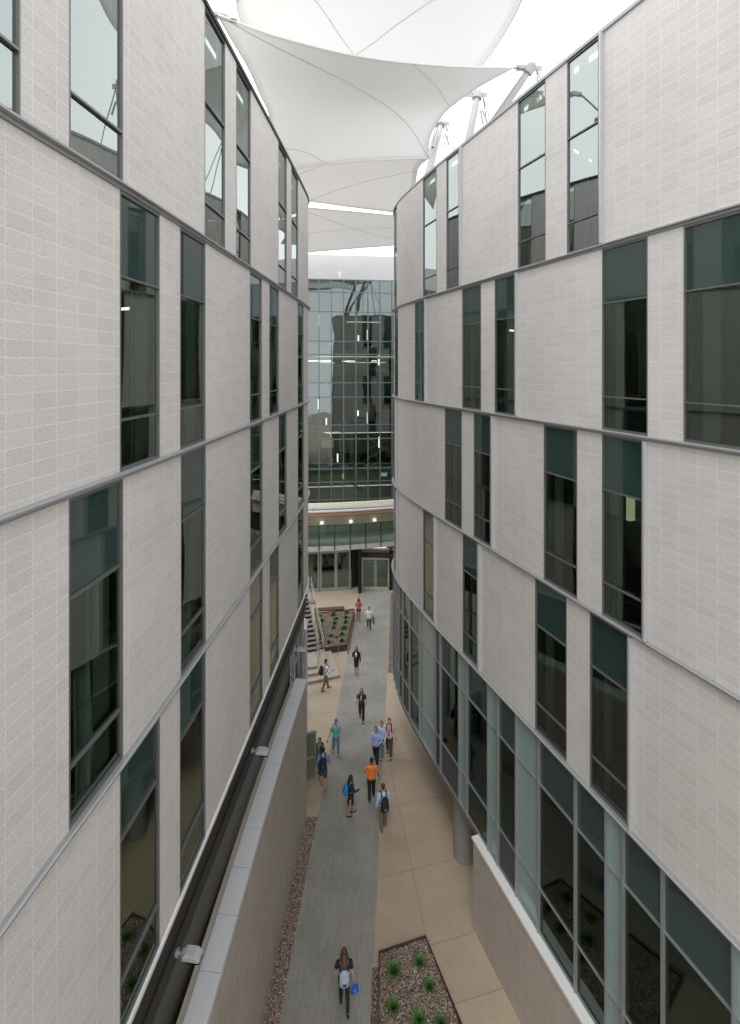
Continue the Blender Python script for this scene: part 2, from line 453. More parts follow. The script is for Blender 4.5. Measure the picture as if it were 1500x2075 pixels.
# ---- left building
LB = empty('masonry_building', (-9, 8, 0), 0, 'pale block building on the left with staggered tall windows and curved corner', 'building')
LB.location = (0, 0, 0)
lz = dict(T=HU+1.795*FU, A=HU+.622*FU, B=kz(.378), C=kz(1.378), D=kz(2.335))
def uL(*a): return tuple(LP.s_of_u(x) for x in a)
sL0, sL1 = 0.0, LP.L
d1 = dict(green_strip=True, blind=(.62, .95)); pl = dict(blind=(.62, .95)); 
top = [(*uL(41), LP.s_of_u(0)-.9), uL(140, 249), uL(414.7, 456), uL(478.7, 508), uL(564, 581), uL(590.4, 604)]
top = [t+(dict(spand=False),) for t in top]
top += [(2., 3.2, dict(spand=False)), (5.2, 6.6, dict(spand=False)), (8.2, 9.3, dict(spand=False))]
f3 = [uL(243, 323)+(d1,), uL(365, 416)+(dict(green_strip=True, blind=(.55, .9), lamp=True),), uL(506.5, 530.5)+(pl,), uL(546, 565)+(pl,), uL(603.7, 615), (3, 4.3), (7, 8.2), (11.5, 12.6)]
f2 = [uL(139.5, 248.5)+(d1,), uL(366.5, 416.5)+(d1,), uL(507, 532)+(pl,), uL(565, 581)+(pl,), uL(603.7, 616), (1.5, 3.), (6, 7.2), (10.2, 11.4)]
f1 = [uL(243, 323), uL(364.5, 416), uL(506.5, 532), uL(546.5, 565), uL(603.7, 615), (3, 4.3), (7, 8.2), (11.5, 12.6)]
sR = LP.s_of_y(24.6)+.9
for ws, a, b in ((top, 'A', 'T'), (f3, 'B', 'A'), (f2, 'C', 'B'), (f1, 'D', 'C')):
    facade_floor(LB, LP, ws, lz[a], lz[b], 0, LP.L)
for k in 'ABC': ledge(LB, LP, lz[k], 0, LP.L)
m = MB(); LP.sweep(m, 0, LP.L, [(-.4, lz['T']-.055), (.05, lz['T']-.055), (.05, lz['T']+.05), (.02, lz['T']+.075), (-.4, lz['T']+.06)], .2); m.build('coping', M['darkmetal'], LB)
m = MB(); LP.sweep(m, 0, LP.L, [(-.2, lz['D']-.03), (.045, lz['D']-.03), (.045, lz['D']+.045), (.0, lz['D']+.055), (-.2, lz['D']+.055)], .2); m.build('bottom_trim', M['whitetrim'], LB)
farL = [(-16, 26.45), (-16, -9)]
m = MB(); m.poly_prism(slab_poly(LP, farL, -.4), lz['T']-.5, lz['T']-.2); m.build('roof', M['roof'], LB)
m = MB()
for k in 'ABCD': m.poly_prism(slab_poly(LP, farL, -.24), lz[k]-.1, lz[k]+.06)
m.build('floor_slab', M['int_floor'], LB)
m = MB()
for k in 'ABC': m.poly_prism(slab_poly(LP, farL, -.30), lz[k]-1.0, lz[k]-.95)
m.build('ceiling', M['int_ceil'], LB)
m = MB(); sa, sb = 0, LP.s_of_y(22)
LP.rect(m, sa, sb, -4.2, -4.0, lz['D'], lz['T']-.6, .6); m.build('inner_wall', M['int_wall'], LB)
m = MB()
for z_ in ((0, lz['T']-.5),):
    m.poly_prism([(-16, 26.4), (-8, 26.4), (-8, 26.1), (-16, 26.1)], *z_); m.poly_prism([(-16, -9), (-15.7, -9), (-15.7, 26.1), (-16, 26.1)], *z_); m.poly_prism([(-15.7, -9), (-4.9, -9), (-4.9, -8.7), (-15.7, -8.7)], *z_)
m.build('rear_wall', M['block'], LB)
# recess under the overhang: dark fascia strips, dim panels, glazing further on
m = MB()
sE = LP.s_of_y(24.9)
for a, b, o in ((8.24, 8.64, -.10), (7.86, 8.22, -.13), (7.46, 7.84, -.10)): LP.rect(m, 0, sE, -.3, o, a, b, .3)
LP.rect(m, 0, sE, -.5, -.16, 7.3, 8.66, .3)
m.build('fascia', M['darkmetal'], LB)
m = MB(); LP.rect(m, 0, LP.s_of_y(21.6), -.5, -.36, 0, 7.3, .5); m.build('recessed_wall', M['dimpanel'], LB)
m = MB(); s0 = LP.s_of_y(21.6)
for i in range(4):
    a = s0+i*1.05; LP.rect(m, a, a+.06, -.34, -.18, .0, 7.3)
for z in (.05, 2.4, 4.6, 6.2): LP.rect(m, s0, s0+3.2, -.32, -.20, z, z+.05)
fr = m.build('glazed_front', M['alu'], LB)
m = MB(); LP.sweep(m, s0, s0+3.2, [(-.26, 0), (-.26, 7.3)], .3, closed=False); m.build('pane', M['glass'], fr)
m = MB(); LP.rect(m, s0, s0+2.6, -2.2, -2.0, 0, 7.3); m.build('lobby_wall', M['int_wall'], LB)

# ---- right building
RB = empty('masonry_building', (0, 0, 0), 0, 'pale block building on the right over a glazed storefront, aluminium fins beside its windows', 'building')
rz = dict(T=HU+1.812*FU, A=HU+.647*FU, B=kz(.353), C=kz(1.353), D=kz(2.352), E=kz(3.62))
def uR(*a): return tuple(RP.s_of_u(x, 2.5) for x in a)
bl = dict(blind=(.60, .76), lamp=True); bll = dict(blind=(.62, .82), lamp=True)
def opt(t, o): return tuple(sorted(t))+(o,)
nos = dict(spand=False)
rt = [opt(uR(857.5, 885), dict(spand=False, blind=(.2, .4))), opt(uR(905, 930), dict(spand=False)), opt(uR(1050, 1106), dict(spand=False, blind=(.55, .8), lamp=True)), opt(uR(1149.5, 1214), dict(spand=False, blind=(.55, .8))), (2, 3.3, nos), (6, 7.4, nos), (10, 11.2, nos)]
r3 = [opt(uR(841, 860), bl), opt(uR(937, 975), bll), opt(uR(1003, 1043), bl), opt(uR(1220.6, 1313), bll), (RP.s_of_u(1386)-2.2, RP.s_of_u(1386), dict(blind=(.72, .88), lamp=True)), (8, 9.3), (3, 4.4)]
r2 = [opt(uR(902, 936), bl), opt(uR(960.5, 994), bl), opt(uR(1102.5, 1170), dict(blind=(.62, .82), panel=True)), opt(uR(1220.6, 1302), bl), (9.5, 10.9), (4.5, 6)]
r1 = [opt(uR(858, 878), bl), opt(uR(938, 967), bl), opt(uR(1085, 1148.6), dict(blind=(.62, .82), panel=True)), opt(uR(1196, 1272), bl), (8, 9.4), (3, 4.4)]
se = RP.s_of_y(25.2)   # slim window wrapping the rounded corner
rt.append((se, se+.95, nos)); r3.append((se-.25, se+.8)); r2.append((se+.1, se+1.0)); r1.append((se-.1, se+.9))
sN = RP.s_of_y(29.45)
for q, ws in enumerate((rt, r3, r2, r1)):
    x = sN+1.5+.8*(q % 2)
    while x < RP.L-2: ws.append((x, x+1.4)); x += 3.3
for ws, a, b in ((rt, 'A', 'T'), (r3, 'B', 'A'), (r2, 'C', 'B'), (r1, 'D', 'C')):
    facade_floor(RB, RP, ws, rz[a], rz[b], 0, RP.L)
for k in 'ABC': ledge(RB, RP, rz[k], 0, RP.L)
ledge(RB, RP, rz['D'], 0, RP.L, .13)
m = MB(); RP.sweep(m, 0, RP.L, [(-.4, rz['T']-.055), (.05, rz['T']-.055), (.05, rz['T']+.03), (.02, rz['T']+.06), (-.4, rz['T']+.05)], .2); m.build('coping', M['alu_grey'], RB)
def fin(u, za, zb, w=.05, d=.12, s=None):
    m = MB(); x = RP.s_of_u(u, 2.5) if s is None else s
    RP.rect(m, x, x+w, .0, d, za+.06, zb-.06)
    m.build('fin', M['fin'], RB)
for u, a, b in ((1225, 'A', 'T'), (938, 'A', 'T'), (866, 'B', 'A'), (1052, 'B', 'A'), (1003, 'C', 'B'), (1314, 'C', 'B'), (885.5, 'D', 'C'), (976, 'D', 'C'), (1284, 'D', 'C')):
    fin(u, rz[a], rz[b])
fin(0, rz['C'], rz['B'], s=se-.12); fin(0, rz['D'], rz['C'], s=se-.3)
farR = [(40, 39), (40, -8)]
m = MB(); m.poly_prism(slab_poly(RP, farR, -.4), rz['T']-.5, rz['T']-.2); m.build('roof', M['roof'], RB)
m = MB()
for k in 'ABCDE': m.poly_prism(slab_poly(RP, farR, -.24), rz[k]-.1, rz[k]+.06)
m.build('floor_slab', M['int_floor'], RB)
m = MB()
for k in 'ABCD': m.poly_prism(slab_poly(RP, farR, -.30), rz[k]-1.0, rz[k]-.95)
m.build('ceiling', M['int_ceil'], RB)
m = MB(); RP.rect(m, 0, RP.s_of_y(25), -4.2, -4.0, rz['E'], rz['T']-.6, .6)
for s_ in [x*3.1+1 for x in range(11)]:
    RP.rect(m, s_, s_+.12, -4.0, -.9, rz['E'], rz['T']-.6)
m.build('inner_wall', M['int_wall'], RB)
m = MB()
for z_ in ((0, rz['T']-.5),):
    m.poly_prism([(32, 39), (40, 39), (40, 38.7), (32, 38.7)], *z_); m.poly_prism([(39.7, 38.7), (40, 38.7), (40, -8), (39.7, -8)], *z_); m.poly_prism([(12.9, -8), (39.7, -8), (39.7, -7.7), (12.9, -7.7)], *z_)
m.build('rear_wall', M['block'], RB)
m = MB(); m.poly_prism(slab_poly(RP, farR, -.05), rz['E']-.28, rz['E']-.102); m.build('soffit', M['soffit'], RB)
# storefront
us = [817, 831, 851.5, 883, 894, 932, 947.5, 991, 1010.5, 1048, 1093, 1168, 1231, 1265, 1346, 1491]
ss = [RP.s_of_u(u, 2.5) for u in us]
kinds = ['louvre', 'clear', 'frost', 'clear', 'louvre', 'frost', 'clear', 'frost', 'louvre', 'frost', 'clear', 'clear', 'frost', 'clear', 'clear']
spans = [(ss[i+1], ss[i], kinds[i]) for i in range(len(kinds))]
x = ss[0]; j = 0
while x < RP.s_of_y(29.45):
    spans.append((x, x+.62, ['clear', 'frost', 'clear'][j % 3])); x += .62; j += 1
x = ss[-1]; j = 0
while x > .9:
    w = [.75, 1.7, 1.7][j % 3]; spans.append((max(0, x-w), x, ['frost', 'clear', 'clear'][j % 3])); x -= w; j += 1
zE, zD = rz['E'], rz['D']
t1, t2 = kz(2.665), kz(3.335)
for a, b, kd in spans:
    fr = MB()
    RP.rect(fr, a+.0, a+.045, -.10, .05, zE, zD-.06); RP.rect(fr, a+.05, b, -.10, .02, zE, zE+.05)
    for t in (t1, t2): RP.rect(fr, a+.05, b, -.10, .005, t-.02, t+.02)
    w = fr.build('storefront_panel', M['alu'] if kd != 'clear' else M['alu'], RB)
    pn = MB(); cuts = [zE+.05, t2, t1, zD-.06]
    for i in range(3):
        mi = {'clear': 0, 'frost': 1, 'louvre': (2 if i == 0 else 0)}[kd]
        if kd != 'frost' and i == 2: mi = 3
        RP.sweep(pn, a+.05, b, [(-.04, cuts[i]), (-.04, cuts[i+1])], .3, mi, closed=False)
    pn.build('pane', [M['glass_shop'], M['frost'], M['louvre'], M['span']], w, smooth=True)
# concrete column under the overhang (part of the building), undercroft back wall
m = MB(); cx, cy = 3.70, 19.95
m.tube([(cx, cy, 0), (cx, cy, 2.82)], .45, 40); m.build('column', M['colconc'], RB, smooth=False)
m = MB(); RP.rect(m, RP.s_of_y(17.3), RP.s_of_y(26.5), -4.6, -4.4, 0, 2.8); m.build('undercroft_wall', M['creamblock'], RB)

# low wall on the right with white coping
sW = RP.s_of_y(17.42)
RW = empty('retaining_wall', (0, 0, 0), 0, 'tan block wall under the right storefront, capped with a white coping', 'wall')
m = MB(); RP.rect(m, 0, sW, -.1, .23, 0, 2.99, .4); a = RP.loc(sW, .0); m.box((a.x+1.7, a.y+.55, 1.4), (3.6, .25, 2.8), .33); m.build('wall', M['creamblock'], RW)
m = MB(); RP.rect(m, 0, sW+.04, .0, .275, 2.99, 3.09, .3); m.build('coping', M['whitetrim'], RW, bevel=.008)

# low wall on the left with metal coping
WP = Path([(-4.0, -2), (-3.62, 4), (-3.30, 10.3), (-3.09, 15.3), (-2.82, 19.8), (-2.68, 21.65)], 1)
LW = empty('retaining_wall', (0, 0, 0), 0, 'grey block wall left of the gravel strip, capped with flat metal coping', 'wall')
m = MB(); WP.rect(m, 0, WP.L, -.52, 0, 0, 5.66, .4); m.build('wall', M['lowblock'], LW)
m = MB(); WP.rect(m, 0, WP.L, -.60, -.455, 5.3, 5.78, .4); m.build('inner_curb', M['step'], LW)
m = MB(); x = WP.L-.02
while x > .4:
    x0 = max(0, x-1.165)
    WP.sweep(m, x0+.008, x-.004, [(-.45, 5.67), (.03, 5.67), (.03, 5.80), (-.45, 5.83)], .3); x = x0
m.build('coping', M['alu_white'], LW)
# pier with a metal cap beyond the wall
PR = empty('wall_pier', (-3.28, 25.6, 0), 0, 'slim concrete pier with pointed metal cap beside the outdoor stairs', 'pier')
m = MB(); m.box((0, 0, 3.0), (.26, .5, 6.0)); m.build('shaft', M['conc'], PR)
m = MB(); m.box((0, 0, 6.05), (.30, .9, .10)); n = m.add([(-.15, -.45, 6.1), (.15, -.45, 6.1), (.15, .45, 6.1), (-.15, .45, 6.1), (0, .3, 6.3)])
for q in ((0, 1, 4), (1, 2, 4), (2, 3, 4), (3, 0, 4)): m.face([n+i for i in q])
m.build('cap', M['alu_white'], PR)
# open glass door leaf
GD = empty('glass_door', (-2.93, 23.45, 0), R(20), 'open glass door leaf past the end of the left wall', 'door')
m = MB()
for xx in (-.45, .45): m.box((xx, 0, 1.12), (.07, .06, 2.24))
for zz in (.06, 1.05, 2.2): m.box((0, 0, zz), (.9, .055, .10))
m.build('frame', M['alu'], GD)
m = MB(); m.box((0, 0, 1.1), (.84, .012, 2.1)); m.build('pane', M['door_olive'], GD)

# floodlights on the left fascia
def floodlight():
    r = empty('floodlight', (0, 0, 0), 0, 'x', 'floodlight', 'floodlights along the left overhang')
    m = MB(); m.tube([(-.02, 0, 0), (.05, 0, 0)], .085, 16); m.build('mount', M['alu'], r)
    m = MB(); m.tube([(.05, 0, 0), (.16, 0, .01)], .03, 8); m.tube([(.15, -.06, .01), (.15, .06, .01)], .045, 12); m.build('arm', M['alu'], r)
    m = MB()
    prof = [(.16, -.05), (.54, -.08), (.56, -.04), (.45, .06), (.22, .07), (.16, .04)]
    a = m.add([(x, -.12, z) for x, z in prof]); b = m.add([(x, .12, z) for x, z in prof]); n = len(prof)
    m.face([a+i for i in range(n)]); m.face([b+i for i in range(n)][::-1])
    for i in range(n): j = (i+1) % n; m.face((a+i, b+i, b+j, a+j))
    m.build('housing', M['fin'], r, bevel=.012)
    m = MB(); m.box((.4, 0, -.095), (.3, .22, .01), 0, 0, Matrix.Rotation(R(5), 3, 'Y')); m.build('lens', M['glass_clear'], r)
    return r
fl = floodlight()
labs = ['nearest floodlight, grey box over the widest part of the metal coping', 'second floodlight from the bottom, above the middle of the metal coping',
        'third floodlight, just past the far end of the metal coping', 'farthest floodlight, at the curved corner over the stair rails']
for i, (yy, zz) in enumerate(((9.95, 7.62), (15.0, 7.76), (21.2, 7.3), (25.0, 7.55))):
    o = fl if i == 0 else copy_tree(fl)
    s_ = LP.s_of_y(min(yy, 24.6))+(.4 if yy > 24.6 else 0); q = LP.loc(s_, -.10); nn = LP.loc(s_, 1)-LP.loc(s_, 0)
    o.scale = (.88, .88, .88); o.location = (q.x, q.y, zz); o.rotation_euler = (0, 0, math.atan2(nn.y, nn.x) if yy < 24 else R(5)); o['label'] = labs[i]

# ------------------------------------------------------------------ end building
EB = empty('glass_building', (0, 0, 0), 0, 'glass curtain wall building with concrete parapet closing the far end of the walk', 'building')
Y1 = 54.0
def yE(x): return Y1 + .14*(x+6.5)*0.9        # slightly skewed front
def ex(u): return (u-U0)*Y1/F
def ez(v): return HU-(v-V0)*Y1/F
X0, X1 = -42.0, 34.0
ang = math.atan(.126)
m = MB()
m.quad((X0, yE(X0), ez(565)), (X1, yE(X1), ez(565)), (X1, yE(X1), ez(515)), (X0, yE(X0), ez(515)))
m = MB(); L = (X1-X0)/math.cos(ang); mc = ((X0+X1)/2, (yE(X0)+yE(X1))/2)
m.box((mc[0], mc[1]+2, ez(540)), (L, 4, ez(515)-ez(565)), ang); m.build('parapet', M['conc_pale'], EB)
m = MB(); m.box((mc[0], mc[1]+6.5, (ez(1022)-.3)/2), (L, 4, ez(1022)-.3), ang); m.build('base_wall', M['conc'], EB)
m = MB()
for uu in (688,): 
    xx = ex(uu); m.box((xx, yE(xx)-.06, ez(556)), (.35, .1, .75), ang)
m.build('roof_light', M['whitetrim'], EB)
zb = ez(1022); zt = ez(565)
m = MB()
us_e = [646.4+24.85*i for i in range(-30, 32)]
for uu in us_e:
    xx = ex(uu)
    if X0 < xx < X1: m.box((xx, yE(xx)-.05, (zb+zt)/2), (.10, .22, zt-zb), ang)
mull = m.build('mullion', M['mull_end'], EB)
m = MB()
hl = [565.5, 591, 631, 691, 718, 776, 805, 862, 891, 951, 978, 1014]
for v in hl: m.box((mc[0], mc[1]-.02, ez(v)), (L, .14, .09), ang)
m.build('transom', M['mull_end'], EB)
m = MB(); m.quad((X0, yE(X0), zb), (X1, yE(X1), zb), (X1, yE(X1), zt), (X0, yE(X0), zt)); m.build('curtain_glass', M['endglass'], EB)
m = MB(); m.box((mc[0], mc[1]+.12, (ez(776)+ez(805))/2), (L, .06, ez(776)-ez(805)), ang); m.build('spandrel', M['teal'], EB)
m = MB()
for va, vb in ((700, 717), (862.5, 875), (951.5, 959)): m.box((mc[0], mc[1]+.2, (ez(va)+ez(vb))/2), (L, .05, ez(va)-ez(vb)), ang)
m.build('floor_edge', M['frost'], EB)
# interior: floors, ceilings with light slots, back wall, stair flights, lamps
m = MB()
for v, t in ((720, .35), (800, .5), (872, .3), (958, .3), (1024, .3)):
    m.box((mc[0], mc[1]+4.2, ez(v)-t/2), (L, 7.4, t), ang)
m.build('floor_slab', M['int_ceil'], EB)
m = MB(); m.box((mc[0], mc[1]+8.2, (zb+zt)/2), (L, .3, zt-zb), ang); m.build('inner_wall', M['eb_wall'], EB)
m = MB(); m.box((mc[0], mc[1]+4.2, zt+.1), (L, 7.9, .2), ang)
for xx_ in (X0+.1, X1-.1): m.box((xx_, yE(xx_)+4.1, (zb+zt)/2), (.2, 8, zt-zb), ang)
m.build('enclosure', M['int_wall'], EB)
m = MB()
for u0_, u1_, va, vb in ((624, 645, 808, 850), (675, 690, 808, 860), (775, 795, 808, 835)):
    xa, xb = ex(u0_), ex(u1_); xm = (xa+xb)/2; m.box((xm, yE(xm)+2.5, (ez(va)+ez(vb))/2), (xb-xa, .2, ez(va)-ez(vb)), ang)
m.build('orange_panel', M['orange'], EB)
m = MB()
for v, ua, ub, dy in ((722.5, 640, 860, .5), (880, 660, 760, .6), (961, 700, 742, .6), (648, 700, 770, 2.), (734, 640, 790, 3.5), (812, 600, 690, 4), (814, 700, 830, 6), (884, 600, 690, 5), (886, 720, 850, 3), (967, 600, 680, 4.)):
    xa, xb = ex(ua), ex(ub); xm = (xa+xb)/2; m.box((xm, yE(xm)+dy, ez(v)), (xb-xa, .08, .055), ang)
m.build('light_strip', M['lampw'], EB)
m = MB(); rr = random.Random(8)
for v in (722.5, 802.5, 874.5, 960.5):
    for i in range(9):
        xx = rr.uniform(-7.5, 4); m.box((xx, yE(xx)+rr.uniform(2.5, 6.8), ez(v)-.42), (rr.uniform(.6, 1.6), .14, .05), ang)
m.build('ceiling_light', M['deeplamp'], EB)
for uu, va, vb in ((645, 635, 660), (670, 693, 715), (745, 666, 688), (769, 719, 740), (644, 808, 831), (670, 865, 888), (745, 838, 861), (769, 890, 912), (695, 951, 974), (683, 923, 940), (660, 849, 866), (725, 834, 845), (726, 678, 690)):
    xx = ex(uu); m = MB(); m.box((xx, yE(xx)+.7, (ez(va)+ez(vb))/2), (.12, .12, ez(va)-ez(vb)), ang); m.build('pendant_lamp', M['lamp'], EB)
for (ua, va, ub, vb) in ((748, 895, 795, 925), (748, 935, 790, 915), (700, 978, 770, 945), (700, 978, 735, 1008), (675, 730, 790, 752)):
    m = MB()
    for dz in (0, .9):
        m.tube([(ex(ua), yE(ex(ua))+2, ez(va)+dz), (ex(ub), yE(ex(ub))+2, ez(vb)+dz)], .05, 6)
    m.tube([(ex(ua), yE(ex(ua))+2.1, ez(va)-.1), (ex(ub), yE(ex(ub))+2.1, ez(vb)-.1)], .14, 6)
    m.build('stair_flight', M['conc'], EB)
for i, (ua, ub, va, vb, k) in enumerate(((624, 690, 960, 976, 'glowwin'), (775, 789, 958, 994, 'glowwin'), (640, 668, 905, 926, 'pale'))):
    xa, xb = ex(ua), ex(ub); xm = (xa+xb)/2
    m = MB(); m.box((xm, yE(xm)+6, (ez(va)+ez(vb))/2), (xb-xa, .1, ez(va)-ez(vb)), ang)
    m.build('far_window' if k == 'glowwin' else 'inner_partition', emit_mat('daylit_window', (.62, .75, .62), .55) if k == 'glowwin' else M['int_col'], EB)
m = MB()
random.seed(5)
for i in range(46):
    xx = random.uniform(-7, 3.2); lv = random.choice([ez(800), ez(872), ez(958), ez(720)]); yy = yE(xx)+random.uniform(1., 5)
    w, h = random.uniform(.3, 1.4), random.uniform(.5, 1.5); m.box((xx, yy, lv+h/2), (w, .5, h), ang)
m.build('furniture', M['darkmetal'], EB)

# entrance pavilion: slab, storefront, doors, balcony
YP = 44.0
def yP(x): return 43.2+.10*(x+5.3)+.012*(x+5.3)**2
def px(u): return (u-U0)*YP/F
def curve(x0, x1, n=14): return [x0+(x1-x0)*i/n for i in range(n+1)]
def strip(mb, x0, x1, z0, z1, d0, d1, n=14, mi=0):
    xs = curve(x0, x1, n)
    for a, b in zip(xs, xs[1:]):
        pts = [(a, yP(a)+d0), (b, yP(b)+d0), (b, yP(b)+d1), (a, yP(a)+d1)]
        mb.poly_prism(pts, z0, z1, mi)
XP0, XP1 = -12.0, 9.0
m = MB(); strip(m, XP0, XP1, 3.62, 4.0, -.75, 10.0, 24); m.build('balcony_slab', M['conc'], EB)
m = MB(); strip(m, XP0, XP1, 4.03, 5.72, -.70, -.685, 24); m.build('guard_glass', M['glass_guard'], EB)
m = MB(); strip(m, XP0, XP1, 5.72, 5.76, -.72, -.67, 24); m.build('guard_rail', M['darkmetal'], EB)
x = px(649.6)
while x > XP0: x -= 1.29
while x < XP1:
    m = MB(); m.box((x, yP(x)-.76, 4.75), (.08, .10, 2.1), 0); m.build('guard_post', M['darkmetal'], EB); x += 1.292
# balcony back: wall coloured as the reflected lit ceiling, plain ceiling, copper fascia, sloping glass above
m = MB(); strip(m, XP0, XP1, 4.0, 6.6, 3.0, 3.2); m.build('balcony_wall', M['cream'], EB)
m = MB(); strip(m, XP0, XP1, 6.18, 6.32, .3, 3.2); m.build('balcony_ceiling', M['int_ceil'], EB)
m = MB(); strip(m, XP0, XP1, 6.32, 6.62, .1, .35, 24); m.build('copper_fascia', M['orangetrim'], EB)
m = MB(); strip(m, XP0, XP1, 6.62, 6.72, .0, .4, 24); m.build('fascia_cap', M['alu_white'], EB)
for uu in (648, 709, 760):
    xx = px(uu); m = MB(); m.tube([(xx, yP(xx)+2.4, 4.95), (xx, yP(xx)+2.99, 4.95)], [(.16, .06)]*2, 16); m.build('reflected_downlight', M['balcrefl'], EB)  # reflection of ceiling downlights put in as glowing discs
m = MB(); a = at(600, 1018, 53.7); 
xs = curve(XP0, XP1, 24)
for a, b in zip(xs, xs[1:]):
    m.quad((a, yP(a)+.4, 6.7), (b, yP(b)+.4, 6.7), (b, yE(b)-.1, zb), (a, yE(a)-.1, zb))
m.build('skylight', M['black'], EB)
m = MB()
for a in xs[::2]: m.tube([(a, yP(a)+.38, 6.74), (a, yE(a)-.12, zb+.04)], .035, 5)
m.build('skylight_bar', M['mull_end'], EB)
# ground floor storefront bays left of the entrance
bays = [(566, 588), (596, 618), (624, 646), (653, 679), (684, 708)]
for ua, ub in bays:
    xa, xb = px(ua-3), px(ub+3); xm = (xa+xb)/2; a_ = math.atan2(yP(xb)-yP(xa), xb-xa); W = xb-xa
    m = MB(); Rz = Matrix.Rotation(a_, 3, 'Z')
    def bx(lx, z, w, h, dd=.16): 
        q = Rz @ Vector((lx, 0, 0)); m.box((xm+q.x, yP(xm)+q.y, z), (w, dd, h), a_)
    bx(-W/2+.07, 1.7, .14, 3.4); bx(W/2-.07, 1.7, .14, 3.4); bx(0, .13, W, .26, .14); bx(0, 3.3, W, .22, .14)
    w = m.build('storefront_bay', M['alu'], EB)
    m = MB(); m.box((xm, yP(xm), 1.7), (W-.2, .02, 3.2), a_); m.build('pane', M['glass'], w)
m = MB(); strip(m, XP0, px(712), 3.4, 3.62, -.1, .2); strip(m, px(795), XP1, 0, 3.62, 0, .2); m.build('header', M['alu'], EB)
m = MB(); strip(m, XP0, XP1, 0, 3.6, 4.5, 4.7); m.build('lobby_wall', M['black'], EB)
m = MB(); xx0, xx1 = px(713), px(727); strip(m, xx0, xx1, 0, 3.6, .35, .5, 3); m.build('recess_shade', M['black'], EB)  # black sheet standing for the shade of the recess
m = MB(); strip(m, px(726.5), px(733), 0, 3.5, -1.0, .6, 2); m.build('portal_side', M['black'], EB)
m = MB(); strip(m, px(788.5), px(798.5), 0, 3.6, -1.0, .6, 2); m.build('portal_side', M['black'], EB)
# entrance doors
xa, xb = px(733.5), px(788.5); xm = (xa+xb)/2; yd = yP(xm)-.35
DR = MB(); W = xb-xa
DR.box((xm, yd, 2.62), (W, .14, .26)); DR.box((xm, yd, .08), (W, .12, .16)); 
for q in (-W/2+.05, W/2-.05): DR.box((xm+q, yd, 1.4), (.1, .12, 2.7))
DR.box((xm-.05, yd, 1.3), (.05, .1, 2.4)); DR.box((xm+.05, yd, 1.3), (.05, .1, 2.4))
dr = DR.build('entrance_door', M['alu_white'], EB)
m = MB(); m.box((xm, yd, 1.35), (W-.2, .02, 2.4)); m.build('pane', M['glass_clear'], dr)
m = MB()
for q in (-.14, .14): m.tube([(xm+q, yd-.12, .6), (xm+q, yd-.12, 2.1)], .02, 8)
m.build('handle', M['steel'], dr)
m = MB(); m.box((xm, yd+1.6, 2.75), (W-.3, 1.6, .05)); m.build('lobby_light', M['lampw'], EB)
m = MB(); m.box((xm, yd+2.5, 1.9), (W, .1, 1.0)); m.build('inner_panel', M['int_wall'], EB)
m = MB(); m.box((xm, yd+2.4, .7), (W, .1, 1.4)); m.build('inner_counter', M['conc'], EB)
m = MB(); m.poly_prism([(xa-.1, yd-.3), (px(797), yd-.6), (px(797), yd+1.2), (xa-.1, yd+.8)], 2.8, 3.1); m.build('door_header', M['darkmetal'], EB)
m = MB(); n_ = 8
for i in range(n_):
    t = (i+.5)/n_; m.box((xa+(px(797)-xa)*t, yd-.15, 3.32), ((px(797)-xa)/n_-.03, .10, .46), 0, 0, Matrix.Rotation(R(35), 3, 'X'))
m.build('metal_canopy', M['step'], EB)
def text_mesh(txt, size, loc, rot, m, parent, name, ext=.004):
    cu = bpy.data.curves.new('t', 'FONT'); cu.body = txt; cu.size = size; cu.extrude = ext; cu.align_x = 'CENTER'; cu.align_y = 'CENTER'
    ob = bpy.data.objects.new('t', cu); COL.objects.link(ob)
    dg = bpy.context.evaluated_depsgraph_get(); me = bpy.data.meshes.new_from_object(ob.evaluated_get(dg))
    bpy.data.objects.remove(ob)
    me.materials.clear(); me.materials.append(m)
    o = bpy.data.objects.new(name, me); COL.objects.link(o); o.location = loc; o.rotation_euler = rot; o.parent = parent
    return o
ES = empty('exit_sign', (xm+.05, yd-.22, 2.88), 0, 'red lit EXIT sign over the far entrance doors', 'sign')
m = MB(); m.box((0, 0, 0), (.46, .05, .22)); m.build('housing', M['black'], ES)
text_mesh('EXIT', .2, (0, -.03, 0), (R(90), 0, 0), M['exit'], ES, 'lettering')

# ------------------------------------------------------------------ ground
m = MB(); m.quad((-150, -100, 0), (150, -100, 0), (150, 200, 0), (-150, 200, 0)); m.build('plaza', M['plaza'], kind='structure')
WL = [(566, 2075), (627.4, 1740), (644.3, 1654.6), (683.7, 1440), (728.3, 1193.6)]
WR = [(750, 2075), (767, 1740), (772.5, 1588), (781, 1440), (791.7, 1191)]
wl = Path([(-2.95, 8), (-2.62, 14.8), (-2.34, 19.8), (-2.2, 21.65), (-1.805, 28.3), (-.913, 43.6)], 1, .3)
wr = Path([(-.6, 8), (0, 14.8), (.324, 19.8), (.505, 23.36), (.844, 28.3), (1.764, 43.6)], 1, .3)
m = MB(); n_ = 60
for i in range(n_):
    a, b = i/n_, (i+1)/n_
    p0, p1, p2, p3 = wl.loc(a*wl.L), wr.loc(a*wr.L), wr.loc(b*wr.L), wl.loc(b*wl.L)
    L0, L1 = a*wl.L, b*wl.L
    m.quad((*p0, .006), (*p1, .006), (*p2, .006), (*p3, .006), [(L0, 0), (L0, 2.7), (L1, 2.7), (L1, 0)])
m.build('walkway', M['walk'], kind='structure')
